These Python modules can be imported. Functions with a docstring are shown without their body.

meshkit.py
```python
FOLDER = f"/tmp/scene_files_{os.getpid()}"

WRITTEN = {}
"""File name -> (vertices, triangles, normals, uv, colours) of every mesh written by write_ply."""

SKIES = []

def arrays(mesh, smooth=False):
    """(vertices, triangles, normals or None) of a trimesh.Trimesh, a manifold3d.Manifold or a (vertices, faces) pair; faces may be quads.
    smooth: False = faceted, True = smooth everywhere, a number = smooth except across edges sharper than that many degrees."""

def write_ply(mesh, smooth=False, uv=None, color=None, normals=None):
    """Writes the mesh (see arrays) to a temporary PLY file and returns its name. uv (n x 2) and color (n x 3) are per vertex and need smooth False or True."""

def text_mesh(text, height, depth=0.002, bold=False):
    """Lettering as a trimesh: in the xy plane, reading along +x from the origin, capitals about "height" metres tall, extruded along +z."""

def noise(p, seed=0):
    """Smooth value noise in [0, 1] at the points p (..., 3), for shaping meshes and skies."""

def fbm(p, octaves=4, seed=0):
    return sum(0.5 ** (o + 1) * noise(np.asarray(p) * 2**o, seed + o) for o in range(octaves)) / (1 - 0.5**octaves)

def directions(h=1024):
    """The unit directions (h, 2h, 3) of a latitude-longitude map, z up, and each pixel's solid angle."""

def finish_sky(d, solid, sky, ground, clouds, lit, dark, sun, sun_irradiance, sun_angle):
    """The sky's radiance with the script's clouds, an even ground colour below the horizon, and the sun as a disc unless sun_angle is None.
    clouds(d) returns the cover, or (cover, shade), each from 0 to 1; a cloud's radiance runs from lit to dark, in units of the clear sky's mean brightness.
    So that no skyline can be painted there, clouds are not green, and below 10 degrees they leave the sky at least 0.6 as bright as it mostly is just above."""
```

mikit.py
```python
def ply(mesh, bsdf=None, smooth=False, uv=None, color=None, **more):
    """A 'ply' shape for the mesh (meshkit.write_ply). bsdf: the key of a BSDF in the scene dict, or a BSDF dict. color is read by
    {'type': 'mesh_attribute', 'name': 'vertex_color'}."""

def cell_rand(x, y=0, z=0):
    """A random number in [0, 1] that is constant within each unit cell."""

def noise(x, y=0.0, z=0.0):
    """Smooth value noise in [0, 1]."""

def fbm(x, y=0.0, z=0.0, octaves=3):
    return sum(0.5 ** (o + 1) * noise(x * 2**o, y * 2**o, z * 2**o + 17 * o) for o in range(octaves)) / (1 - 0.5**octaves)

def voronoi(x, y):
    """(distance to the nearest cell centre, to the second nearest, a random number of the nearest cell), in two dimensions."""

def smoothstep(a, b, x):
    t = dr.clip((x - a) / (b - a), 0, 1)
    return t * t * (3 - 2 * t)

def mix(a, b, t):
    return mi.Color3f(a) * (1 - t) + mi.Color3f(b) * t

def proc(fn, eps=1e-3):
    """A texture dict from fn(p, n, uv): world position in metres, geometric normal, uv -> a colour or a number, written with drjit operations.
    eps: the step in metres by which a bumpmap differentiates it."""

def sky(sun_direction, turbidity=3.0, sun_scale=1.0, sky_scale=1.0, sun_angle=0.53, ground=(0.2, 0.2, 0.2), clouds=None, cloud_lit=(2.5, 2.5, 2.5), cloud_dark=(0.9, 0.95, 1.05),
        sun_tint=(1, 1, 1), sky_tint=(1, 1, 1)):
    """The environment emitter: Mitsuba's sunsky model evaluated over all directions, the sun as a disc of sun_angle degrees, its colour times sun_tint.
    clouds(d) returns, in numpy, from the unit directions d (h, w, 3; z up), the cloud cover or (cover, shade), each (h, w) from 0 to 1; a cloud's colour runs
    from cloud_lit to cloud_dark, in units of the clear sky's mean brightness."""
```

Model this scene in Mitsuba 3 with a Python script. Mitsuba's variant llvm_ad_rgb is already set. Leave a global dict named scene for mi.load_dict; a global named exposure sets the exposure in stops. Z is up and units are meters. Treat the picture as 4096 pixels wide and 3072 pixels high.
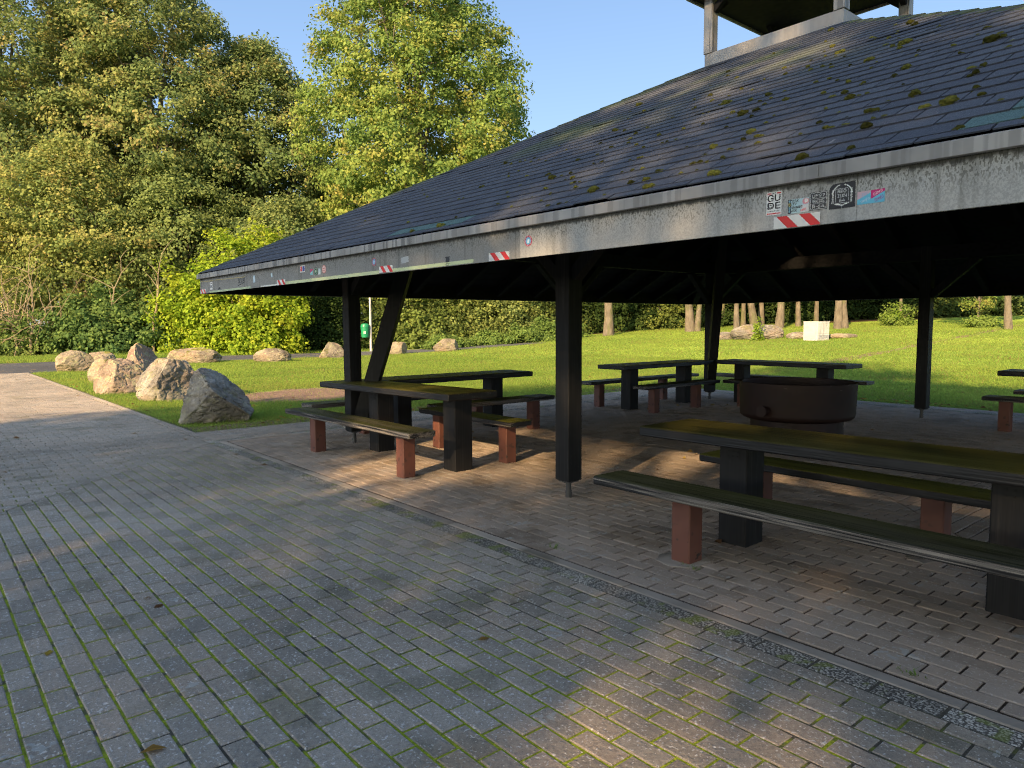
import math
import numpy as np
import trimesh
import drjit as dr
import mitsuba as mi
import mikit
import meshkit
from mikit import proc, noise, fbm, voronoi, cell_rand, smoothstep, mix

T = mi.ScalarTransform4f
scene, labels = {}, {}
PI = math.pi

# ------------------------------------------------------------------ camera, sky, exposure
CAM = np.array([-7.794, -4.144, 1.423])
FWD = np.array([0.6441, 0.7605, -0.0833])
UP = np.array([0.058, 0.060, 0.997])
scene['camera'] = {
    'type': 'perspective', 'fov': 71.012, 'fov_axis': 'x', 'near_clip': 0.05, 'far_clip': 3000.0,
    'to_world': T().look_at(origin=CAM.tolist(), target=(CAM + FWD).tolist(), up=UP.tolist())}
SUN = np.array([-2.07, -0.83, 1.0])
scene['sky'] = mikit.sky(SUN.tolist(), turbidity=6.0, sun_scale=1.0, sky_scale=1.0, ground=(0.10, 0.11, 0.07),
                         sun_tint=(1.0, 0.93, 0.80), sky_tint=(0.86, 0.93, 1.07))
exposure = 3.15

# ------------------------------------------------------------------ helpers
count = {}


def numbered(key):
    n = count.get(key, -1) + 1
    count[key] = n
    return key if n == 0 else f'{key}_{n:03d}'


def put(key, mesh, bsdf, smooth=False, **more):
    key = numbered(key)
    scene[key] = mikit.ply(mesh, bsdf, smooth, **more)
    return key


def tag(key, label=None, category=None, group=None, kind=None):
    d = {}
    if label: d['label'] = label
    if category: d['category'] = category
    if group: d['group'] = group
    if kind: d['kind'] = kind
    labels[key] = d
    return key


def thing(name, label, category, group=None):
    return tag(numbered(name), label, category, group)


def struct(name, mesh, bsdf, smooth=False, **more):
    return tag(put(name, mesh, bsdf, smooth, **more), kind='structure')


def ss(a, b, x):
    t = np.clip((np.asarray(x, float) - a) / (b - a), 0, 1)
    return t * t * (3 - 2 * t)


def terr(x, y):
    """Height of the ground: flat round the pavilion, rising gently to the right and behind."""
    x, y = np.asarray(x, float), np.asarray(y, float)
    u = np.maximum(x - 7, 0)
    return .058 * u * u / (u + 4) * (1 - ss(24, 37, y - .3 * (x - 20))) * (1 - .6 * ss(45, 120, x))


def merge(parts):
    vs, fs, n = [], [], 0
    for m in parts:
        v, f = (m.vertices, m.faces) if hasattr(m, 'faces') else m
        v, f = np.asarray(v, float), np.asarray(f, int)
        if f.shape[1] == 4:
            f = np.vstack([f[:, [0, 1, 2]], f[:, [0, 2, 3]]])
        vs.append(v); fs.append(f + n); n += len(v)
    return np.vstack(vs), np.vstack(fs)


def hull(pts):
    return trimesh.convex.convex_hull(np.asarray(pts, float))


def cbox(x0, x1, y0, y1, z0, z1, c=.004):
    """A box with chamfered edges."""
    pts = []
    lo, hi = np.array([x0, y0, z0]), np.array([x1, y1, z1])
    for k in range(8):
        s = np.array([k & 1, k >> 1 & 1, k >> 2 & 1])
        p = np.where(s, hi, lo).astype(float)
        q = p + np.where(s, -c, c)
        for a in range(3):
            w = q.copy(); w[a] = p[a]; pts.append(w)
    return hull(pts)


def beam(p0, p1, w, h, up=(0, 0, 1), c=.004):
    """A squared timber from p0 to p1, w wide, h high."""
    p0, p1 = np.array(p0, float), np.array(p1, float)
    t = p1 - p0; L = np.linalg.norm(t); t /= L
    s = np.cross(t, up)
    if np.linalg.norm(s) < 1e-6: s = np.array([1., 0, 0])
    s /= np.linalg.norm(s); u = np.cross(s, t)
    m = cbox(0, L, -w / 2, w / 2, -h / 2, h / 2, c)
    M = np.eye(4); M[:3, 0], M[:3, 1], M[:3, 2], M[:3, 3] = t, s, u, p0
    m.apply_transform(M)
    return m


def tube(pts, radii, sides=6):
    p = np.asarray(pts, float); radii = np.broadcast_to(np.asarray(radii, float), (len(p),))
    t = np.gradient(p, axis=0); t /= np.linalg.norm(t, axis=1, keepdims=True) + 1e-12
    a = np.cross(t, np.where(np.abs(t[:, 2:]) < .9, [0, 0, 1.], [1., 0, 0])); a /= np.linalg.norm(a, axis=1, keepdims=True) + 1e-12
    b = np.cross(t, a); g = np.arange(sides) * 2 * PI / sides
    v = p[:, None] + radii[:, None, None] * (np.cos(g)[None, :, None] * a[:, None] + np.sin(g)[None, :, None] * b[:, None])
    i, j = np.meshgrid(np.arange(len(p) - 1), np.arange(sides), indexing='ij')
    q = np.stack([i * sides + j, i * sides + (j + 1) % sides, (i + 1) * sides + (j + 1) % sides, (i + 1) * sides + j], -1).reshape(-1, 4)
    return v.reshape(-1, 3), np.vstack([q[:, [0, 1, 2]], q[:, [0, 2, 3]]])


def lathe(profile, n=48, center=(0, 0, 0)):
    """Closed surface of revolution about z from a list of (r, z)."""
    pr = np.asarray(profile, float); g = np.arange(n) * 2 * PI / n
    v = np.stack([pr[:, None, 0] * np.cos(g), pr[:, None, 0] * np.sin(g), np.broadcast_to(pr[:, None, 1], (len(pr), n))], -1).reshape(-1, 3) + center
    i, j = np.meshgrid(np.arange(len(pr) - 1), np.arange(n), indexing='ij')
    q = np.stack([i * n + j, i * n + (j + 1) % n, (i + 1) * n + (j + 1) % n, (i + 1) * n + j], -1).reshape(-1, 4)
    return v, np.vstack([q[:, [0, 1, 2]], q[:, [0, 2, 3]]])


def clip(poly, a, b, c):
    """The part of a convex polygon where a*x + b*y <= c."""
    out, n = [], len(poly)
    for k in range(n):
        p, q = poly[k], poly[(k + 1) % n]
        dp, dq = a * p[0] + b * p[1] - c, a * q[0] + b * q[1] - c
        if dp <= 0: out.append(p)
        if dp * dq < 0:
            t = dp / (dp - dq); out.append((p[0] + t * (q[0] - p[0]), p[1] + t * (q[1] - p[1])))
    return out


def area(poly):
    p = np.asarray(poly); x, y = p[:, 0], p[:, 1]
    return .5 * np.sum(x * np.roll(y, -1) - y * np.roll(x, -1))


def sheet(poly_or_bounds, z, nx=2, ny=2):
    x0, x1, y0, y1 = poly_or_bounds
    X, Y = np.meshgrid(np.linspace(x0, x1, nx), np.linspace(y0, y1, ny), indexing='ij')
    Z = z(X, Y) if callable(z) else np.full_like(X, z)
    i, j = np.meshgrid(np.arange(nx - 1), np.arange(ny - 1), indexing='ij')
    q = np.stack([i * ny + j, (i + 1) * ny + j, (i + 1) * ny + j + 1, i * ny + j + 1], -1).reshape(-1, 4)
    return np.stack([X, Y, Z], -1).reshape(-1, 3), np.vstack([q[:, [0, 1, 2]], q[:, [0, 2, 3]]])


# ------------------------------------------------------------------ materials
def rgb(c): return {'type': 'rgb', 'value': [float(x) for x in c]}
def F(v): return mi.Float(v)


def mat(name, color, rough=.7, spec=.3, bump=None, bump_scale=1.0, eps=1e-3, **more):
    col = proc(color) if callable(color) else (color if isinstance(color, dict) else rgb(color))
    b = {'type': 'principled', 'base_color': col, 'roughness': proc(rough) if callable(rough) else float(rough), 'specular': float(spec), **more}
    if bump is not None:
        b = {'type': 'bumpmap', 'arbitrary': proc(bump, eps), 'scale': float(bump_scale), 'bsdf': b}
    scene[name] = {'type': 'twosided', 'bsdf': b}


def paver_color(lo, hi, warm, speck, stain, pits=.35):
    def fn(p, n, uv):
        tone = uv.x
        c = mix(lo, hi, smoothstep(0.0, 1.0, tone))
        c = mix(c, mi.Color3f(warm), smoothstep(.35, 1.0, uv.y) * .8)
        big = fbm(p.x * 1.1 + 7, p.y * 1.1, 0, 3)
        c = c * (.72 + .56 * big)
        f1 = .5 * noise(p.x * 240, p.y * 240) + .5 * noise(p.x * 95, p.y * 95)
        f2 = noise(p.x * 520 + 9, p.y * 520)
        c = c * (1 - pits + 2 * pits * (.6 * f1 + .4 * f2))
        s = smoothstep(.78, .92, noise(p.x * 130 + 31, p.y * 130 + 5))
        c = mix(c, mi.Color3f(speck), s * .65)
        st = smoothstep(.60, .78, fbm(p.x * 3.1 + 50, p.y * 3.1 + 11, 0, 4))
        c = mix(c, c * mi.Color3f(stain), st)
        sp = smoothstep(.87, .91, noise(p.x * 9 + 3, p.y * 9 + 70)) * smoothstep(.5, .7, noise(p.x * 60, p.y * 60 + 4))
        return mix(c, mi.Color3f(.34, .35, .33), sp * .6)
    return fn


def paver_bump(p, n, uv): return .0030 * noise(p.x * 95, p.y * 95) + .0012 * noise(p.x * 240 + 5, p.y * 240)


mat('plaza_paver_stone', paver_color((.225, .198, .165), (.300, .262, .218), (.320, .262, .208), (.58, .56, .53), (.74, .75, .70), .42), .78, .35, paver_bump, eps=8e-4)
mat('floor_paver_stone', paver_color((.245, .195, .155), (.325, .265, .215), (.34, .265, .205), (.44, .40, .35), (.72, .70, .66), .16), .72, .35, paver_bump, eps=8e-4)


def joint_outer(p, n, uv):
    m = smoothstep(.22, .46, fbm(p.x * .8 + 3, p.y * .8 + 8, 0, 2) * .55 + noise(p.x * 23, p.y * 23) * .45)
    # no moss under the eaves, less of it where the paving is walked on far along the path
    m = m * (1 - smoothstep(-5.3, -4.95, p.x) * smoothstep(-9, -4.9, -dr.abs(p.y))) * (1 - .85 * smoothstep(1.5, 6.0, p.y - (p.x + 6)))
    g = mix((.130, .170, .018), (.300, .350, .032), noise(p.x * 130, p.y * 130))
    d = mix((.045, .042, .034), (.105, .095, .078), noise(p.x * 170 + 9, p.y * 170))
    return mix(d, g, m)


mat('plaza_joint', joint_outer, .95, .1, lambda p, n, uv: .004 * noise(p.x * 140, p.y * 140), eps=1e-3)
mat('floor_joint', lambda p, n, uv: mix((.030, .022, .016), (.080, .062, .046), noise(p.x * 120, p.y * 120)), .95, .1)


def kerb_smooth(p, n, uv):
    c = mix((.24, .21, .18), (.34, .30, .255), uv.x) * (.75 + .5 * fbm(p.x * 6, p.y * 6, 0, 3))
    return mix(c, c * mi.Color3f(.5, .5, .46), smoothstep(.55, .75, fbm(p.x * 2.2 + 4, p.y * 2.2, 0, 3)))


def kerb_rough(p, n, uv):
    d1, d2, r = voronoi(p.x * 85, p.y * 85)
    c = mix((.085, .078, .068), mix((.17, .155, .135), (.46, .43, .38), r), 1 - smoothstep(.30, .55, d1))
    c = c * (.65 + .7 * fbm(p.x * 3, p.y * 3, 0, 3)) * (.8 + .4 * uv.x)
    return mix(c, mi.Color3f(.14, .17, .02), smoothstep(.58, .72, fbm(p.x * 14, p.y * 14 + 3, 0, 3)) * .6)


mat('kerb_concrete', kerb_smooth, .85, .2, paver_bump)
mat('kerb_aggregate', kerb_rough, .85, .3, lambda p, n, uv: .0014 * (1 - voronoi(p.x * 110, p.y * 110)[0]), eps=2e-3)


def asphalt(p, n, uv):
    c = mix((.040, .042, .048), (.085, .088, .096), fbm(p.x * 60, p.y * 60, 0, 2)) * (.8 + .4 * fbm(p.x * .5, p.y * .5, 0, 3))
    return mix(c, mi.Color3f(.20, .15, .08), smoothstep(.86, .93, noise(p.x * 6, p.y * 6)) * .7)


mat('asphalt', asphalt, .85, .3)


def lawn_color(p, n, uv):
    big = fbm(p.x * .35, p.y * .35, 0, 3)
    c = mix((.160, .250, .045), (.250, .345, .060), smoothstep(.3, .7, big))
    c = mix(c, mi.Color3f(.18, .19, .045), smoothstep(.58, .72, fbm(p.x * 1.3 + 5, p.y * 1.3, 0, 3)) * .6)
    c = c * (.62 + .76 * noise(p.x * 34, p.y * 34)) * (.75 + .5 * noise(p.x * 9, p.y * 9 + 4))
    bald = smoothstep(1.15, .75, dr.sqrt(dr.square((p.x + 1.5) / 1.9) + dr.square((p.y - 9.9) / 1.5)) + .55 * (fbm(p.x * 1.7, p.y * 1.7, 0, 3) - .5))
    bald = dr.maximum(bald, smoothstep(.9, .6, dr.abs(p.y - 6.2) * 1.6 + .9 * fbm(p.x * 1.1 + 8, p.y * 1.1, 0, 3)))
    soil = mix((.15, .105, .085), (.25, .185, .150), fbm(p.x * 16, p.y * 16, 0, 3))
    forest = smoothstep(36.5, 38.5, dr.maximum(p.y + 1.1 * dr.maximum(p.x - 14, 0) * .9, F(0)) + 2.5 * fbm(p.x * .5, p.y * .5, 0, 2))
    litter = mix((.035, .028, .016), (.085, .062, .035), noise(p.x * 14, p.y * 14))
    return mix(mix(c, soil, bald), litter, forest)


mat('lawn_turf', lawn_color, .95, .05, lambda p, n, uv: .03 * noise(p.x * 40, p.y * 40) + .02 * noise(p.x * 90, p.y * 90), eps=4e-3)


def wood_fn(axis, top, side, worn, wear):
    """Stained black timber: algae film on tops (some with lawn glare painted in), raw grey grain where the stain has weathered off the edges."""
    def fn(p, n, uv):
        a, b = (p.x, p.y) if axis == 0 else ((p.y, p.x) if axis == 1 else (p.z, p.x + p.y))
        c3 = p.z if axis < 2 else p.y - p.x
        g = noise(a * 3.0, b * 120, c3 * 120) * .6 + noise(a * 7.0, b * 260 + 3, c3 * 260) * .4
        up = smoothstep(.5, .9, n.z)
        blot = fbm(a * .9 + 2, b * 5, 0, 3)
        ctop = mix(mi.Color3f(top) * .35, mi.Color3f(top) * 1.25, smoothstep(.25, .75, .5 * blot + .5 * g))
        cs = mi.Color3f(side) * (.6 + .9 * g)
        w = smoothstep(.66 - .30 * wear, .78 - .20 * wear, .35 * g + .65 * fbm(a * 1.6 + 9, b * 14, c3 * 26, 3)) * wear
        cs = mix(cs, mi.Color3f(worn) * (.25 + .95 * g * g), w)
        return mix(cs, mix(ctop, mi.Color3f(worn) * .5, w * .25), up)
    return fn


def wood_bump(axis):
    def fn(p, n, uv):
        a, b = (p.x, p.y) if axis == 0 else ((p.y, p.x) if axis == 1 else (p.z, p.x + p.y))
        c3 = p.z if axis < 2 else p.y - p.x
        return .0016 * noise(a * 4.0, b * 150, c3 * 150)
    return fn


BLK, TOP, WORN = (.0105, .0105, .0115), (.090, .084, .018), (.30, .27, .24)
for nm, ax in (('x', 0), ('y', 1)):
    mat('table_wood_' + nm, wood_fn(ax, TOP, BLK, WORN, .22), .45, .35, wood_bump(ax))
    mat('bench_wood_' + nm, wood_fn(ax, (.046, .048, .014), BLK, WORN, .85), .5, .35, wood_bump(ax))
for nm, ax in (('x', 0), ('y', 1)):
    mat('bench_algae_glare_' + nm, wood_fn(ax, (.165, .160, .022), BLK, WORN, .4), .45, .4, wood_bump(ax))  # algae tops brightened: glare from the lawn painted into the colour
mat('post_wood', wood_fn(2, BLK, (.013, .013, .014), (.055, .052, .05), .35), .6, .22, wood_bump(2))
mat('roof_wood', lambda p, n, uv: mi.Color3f(.012, .012, .013) * (.6 + .8 * noise(p.x * 30, p.y * 30, p.z * 30)), .75, .2)
mat('steel_dark', (.06, .06, .062), .5, .5)
mat('plate_steel', (.012, .012, .012), .6, .25)


def rust(p, n, uv):
    c = mix((.100, .038, .027), (.150, .058, .039), fbm(p.x * 5 + p.y * 4, p.z * 5, 0, 3))
    chip = smoothstep(.66, .70, fbm(p.x * 26 + 40, p.y * 26, p.z * 22, 3)) * smoothstep(.32, .06, p.z)
    return mix(c, mi.Color3f(.035, .024, .02), chip)


mat('painted_steel', rust, .55, .45)


def bowl_col(p, n, uv):
    c = mix((.010, .0052, .0042), (.026, .0095, .007), fbm(p.x * 5, p.y * 5, p.z * 7, 4))
    return mix(c, mi.Color3f(.12, .10, .09), smoothstep(.74, .8, fbm(p.x * 22, p.y * 22, p.z * 60, 3)) * smoothstep(.66, .72, p.z) * .6)


mat('bowl_steel', bowl_col, .6, .4)


def shingle_col(p, n, uv):
    c = mix((.056, .062, .080), (.070, .078, .098), uv.x)
    c = mix(c, mi.Color3f(.075, .125, .125), smoothstep(.985, .99, uv.y))
    gr = noise(p.x * 330, p.y * 330, p.z * 330)
    c = c * (.55 + .9 * gr)
    c = mix(c, mi.Color3f(.26, .28, .31), smoothstep(.87, .95, noise(p.x * 210, p.y * 210 + 7, p.z * 210)) * .5)
    alg = smoothstep(.50, .72, fbm(p.y * .9 + 20, p.z * 2.2, p.x * .3, 3)) * smoothstep(2.7, 3.5, p.z) * smoothstep(-2.6, -.2, p.y)
    c = mix(c, mi.Color3f(.085, .110, .030) * (.6 + .8 * noise(p.x * 60, p.y * 60, p.z * 60)), alg * .6)
    bird = smoothstep(.90, .93, noise(p.y * 9, p.z * 22, p.x * 9))
    return mix(c, mi.Color3f(.30, .31, .31), bird * .4 * smoothstep(.5, .8, noise(p.y * 60, p.z * 60, 3)))


mat('shingle', shingle_col, .85, .3, lambda p, n, uv: .0016 * noise(p.x * 300, p.y * 300, p.z * 300), eps=1e-3)
mat('hip_shingle', lambda p, n, uv: mix((.040, .052, .040), (.085, .105, .055), fbm(p.x * 20, p.y * 20, p.z * 20, 3)), .9, .2)
mat('moss', lambda p, n, uv: mix((.055, .060, .014), (.190, .180, .034), noise(p.x * 120, p.y * 120, p.z * 120)) * (.25 + .95 * uv.x), .95, .1,
    lambda p, n, uv: .006 * noise(p.x * 170, p.y * 170, p.z * 170), eps=1e-3)


def zinc(p, n, uv):
    """Weathered galvanised sheet: a mottled skin, pitted towards the top, dull runs down from the joint above."""
    m = fbm(p.y * 230, p.z * 190, p.x * 230, 3)
    c = mix((.39, .385, .37), (.49, .485, .46), smoothstep(.30, .70, m)) * (.36 + .66 * uv.x)
    pit = smoothstep(.55, .70, noise(p.y * 260, p.z * 120, p.x * 260)) * smoothstep(1.82, 1.98, p.z)
    c = mix(c, mi.Color3f(.13, .125, .105), pit * .8)
    run = smoothstep(.52, .8, fbm(p.y * 26 + 4, p.z * 1.4, p.x * 26, 3))
    c = mix(c, c * mi.Color3f(.62, .62, .6), run * .7)
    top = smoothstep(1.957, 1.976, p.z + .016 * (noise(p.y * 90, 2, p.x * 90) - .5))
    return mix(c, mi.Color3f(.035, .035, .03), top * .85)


mat('zinc_sheet', zinc, .62, .5, metallic=.25)


def lead(p, n, uv):
    c = mix((.22, .21, .20), (.43, .41, .385), fbm(p.y * 7 + p.x * 7, p.z * 3, 4, 4))
    run = smoothstep(.50, .66, fbm(p.y * 38 + p.x * 38, p.z * 2.0, 8, 3))
    return mix(c, mi.Color3f(.13, .125, .12), run * smoothstep(-.2, .6, uv.x) * .8)


mat('drip_metal', lead, .55, .5, metallic=.25)
mat('print', {'type': 'mesh_attribute', 'name': 'vertex_color'}, .45, .4)


def rock(dark, light, tint, lich, moss):
    def fn(p, n, uv):
        s = fbm(p.x * 2.4, p.y * 2.4, p.z * 2.4, 4)
        c = mix(dark, light, smoothstep(.3, .7, s))
        c = mix(c, mi.Color3f(tint), smoothstep(.5, .68, fbm(p.x * 1.5 + 20, p.y * 1.5, p.z * 2.5, 3)) * .7)
        c = c * (.62 + .76 * fbm(p.x * 26, p.y * 26, p.z * 26, 3))
        l = smoothstep(.57, .66, fbm(p.x * 9 + 5, p.y * 9, p.z * 9, 3)) * lich
        c = mix(c, mi.Color3f(.33, .32, .19), l * smoothstep(.3, .5, noise(p.x * 70, p.y * 70, p.z * 70)))
        m = smoothstep(.56, .68, fbm(p.x * 4 + 9, p.y * 4 + 3, p.z * 4, 3)) * smoothstep(.2, .8, n.z) * moss
        return mix(c, mi.Color3f(.15, .15, .025), m)
    return fn


def rock_bump(p, n, uv): return .05 * fbm(p.x * 9, p.y * 9, p.z * 12, 5)


mat('rock_grey', rock((.150, .136, .118), (.30, .276, .240), (.28, .215, .165), .35, .5), .9, .2, rock_bump, eps=3e-3)
mat('rock_tan', rock((.155, .130, .100), (.30, .255, .190), (.29, .215, .15), .8, .9), .9, .2, rock_bump, eps=3e-3)
mat('rock_pink', rock((.165, .125, .098), (.30, .235, .18), (.31, .195, .145), .8, .5), .9, .2, rock_bump, eps=3e-3)


def bark(p, n, uv):
    c = mix((.075, .062, .048), (.25, .215, .165), fbm(p.x * 11, p.y * 11, p.z * 3.0, 4))
    return mix(c, mi.Color3f(.11, .13, .04), smoothstep(.52, .7, fbm(p.x * 3, p.y * 3, p.z * 1.2, 3)) * .5)


mat('bark', bark, .95, .1, lambda p, n, uv: .03 * fbm(p.x * 18, p.y * 18, p.z * 5, 3), eps=4e-3)
mat('dry_twig', lambda p, n, uv: mix((.20, .155, .10), (.36, .29, .20), noise(p.x * 12, p.y * 12, p.z * 12)), .9, .1)
scene['leaf'] = {'type': 'principledthin', 'base_color': {'type': 'mesh_attribute', 'name': 'vertex_color'}, 'roughness': .6, 'diff_trans': .9, 'eta': 1.35, 'spec_trans': 0.0}
scene['blade'] = {'type': 'principledthin', 'base_color': {'type': 'mesh_attribute', 'name': 'vertex_color'}, 'roughness': .6, 'diff_trans': .9, 'eta': 1.3, 'spec_trans': 0.0}
mat('white_paint', lambda p, n, uv: mix((.42, .415, .39), (.58, .58, .56), fbm(p.x * 3, p.y * 3, p.z * 5, 3)) * (1 - .45 * smoothstep(.55, .8, fbm(p.x * 30 + p.y * 30, p.z * 2, 0, 3)) * smoothstep(.5, .9, -n.y)), .5, .4)  # streaky darkening paints the dimmer light of right-hand faces into the colour
mat('galvanised', (.42, .43, .44), .45, .5, metallic=.4)
mat('green_plastic', (.015, .23, .10), .4, .5)
mat('pale_green', (.45, .62, .40), .5, .4)

rng = np.random.default_rng(7)

# ------------------------------------------------------------------ ground: lawn, road
N = 260
gx = np.concatenate([-np.geomspace(1600, 40, 24), np.linspace(-36, 60, 130), np.geomspace(64, 1600, 26)])
gy = np.concatenate([-np.geomspace(1600, 40, 24), np.linspace(-36, 70, 140), np.geomspace(74, 1600, 26)])
X, Y = np.meshgrid(gx, gy, indexing='ij')
Z = terr(X, Y) - .016
i, j = np.meshgrid(np.arange(len(gx) - 1), np.arange(len(gy) - 1), indexing='ij')
q = np.stack([i * len(gy) + j, (i + 1) * len(gy) + j, (i + 1) * len(gy) + j + 1, i * len(gy) + j + 1], -1).reshape(-1, 4)
struct('lawn', (np.stack([X, Y, Z], -1).reshape(-1, 3), q), 'lawn_turf', True)


def ribbon(near, far, n_across=4, dz=-.006):
    near, far = np.asarray(near, float), np.asarray(far, float)
    vs = []
    for k in range(n_across + 1):
        p = near + (far - near) * k / n_across
        vs.append(np.c_[p, terr(p[:, 0], p[:, 1]) + dz])
    m = len(near); v = np.vstack(vs)
    i, j = np.meshgrid(np.arange(n_across), np.arange(m - 1), indexing='ij')
    q = np.stack([i * m + j, i * m + j + 1, (i + 1) * m + j + 1, (i + 1) * m + j], -1).reshape(-1, 4)
    return v, np.vstack([q[:, [0, 1, 2]], q[:, [0, 2, 3]]])


def dense(pts, step=1.0):
    pts = np.asarray(pts, float); out = []
    for a, b in zip(pts[:-1], pts[1:]):
        n = max(1, int(np.linalg.norm(b - a) / step)); out.append(a + (b - a) * np.arange(n)[:, None] / n)
    return np.vstack(out + [pts[-1:]])


t = np.linspace(0, 1, 80)
near = np.stack([np.interp(t, [0, .35, .42, .5, .6, .8, 1], [-40, -5.2, -4.2, -1.5, 2.0, 8.0, 17.5]), np.interp(t, [0, .35, .42, .5, .6, .8, 1], [22.3, 22.35, 22.5, 24.6, 26.0, 25.7, 23.0])], 1)
far = np.stack([np.interp(t, [0, .35, .42, .5, .6, .8, 1], [-40, -5.2, -4.0, -1.0, 3.0, 10.0, 19.5]), np.interp(t, [0, .35, .42, .5, .6, .8, 1], [30, 30.05, 30.1, 30.5, 30.9, 30.2, 25.3])], 1)
struct('road', ribbon(near, far), 'asphalt', True)

# ------------------------------------------------------------------ paving
PL, PW = .2045, .1022
E0, E1, E2 = 4.82, 4.90, 5.02        # floor edge, kerb, outer edge of the aggregate strip
LAWN_X = -4.88                       # edge of lawn along the path
AD, DE = 5.85, 5.45                  # outer edges of the paved margins behind


def paver_poly(poly, z, bev=.0045, gap=.0046, depth=.02):
    """One paver on a convex polygon: chamfered top."""
    p = np.asarray(poly, float)
    c = p.mean(0)
    n = len(p)

    def inset(d):
        out = []
        for k in range(n):
            a, b, e = p[k - 1], p[k], p[(k + 1) % n]
            u = (b - a) / (np.linalg.norm(b - a) + 1e-9); w = (e - b) / (np.linalg.norm(e - b) + 1e-9)
            n1, n2 = np.array([-u[1], u[0]]), np.array([-w[1], w[0]])
            m = n1 + n2; m = m / max(1e-6, (m @ n1))
            m *= min(1, 2.2 / max(np.linalg.norm(m), 1e-6))
            out.append(b + m * d)
        return np.array(out)
    rim, top = inset(gap), inset(gap + bev)
    v = np.vstack([np.c_[top, np.full(n, z)], np.c_[rim, np.full(n, z - bev * .8)], np.c_[rim, np.full(n, z - depth)]])
    f = [[0, k, k + 1] for k in range(1, n - 1)]
    for k in range(n):
        m = (k + 1) % n
        f += [[n + k, n + m, m], [n + k, m, k], [2 * n + k, 2 * n + m, n + m], [2 * n + k, n + m, n + k]]
    return v, np.array(f)


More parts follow.
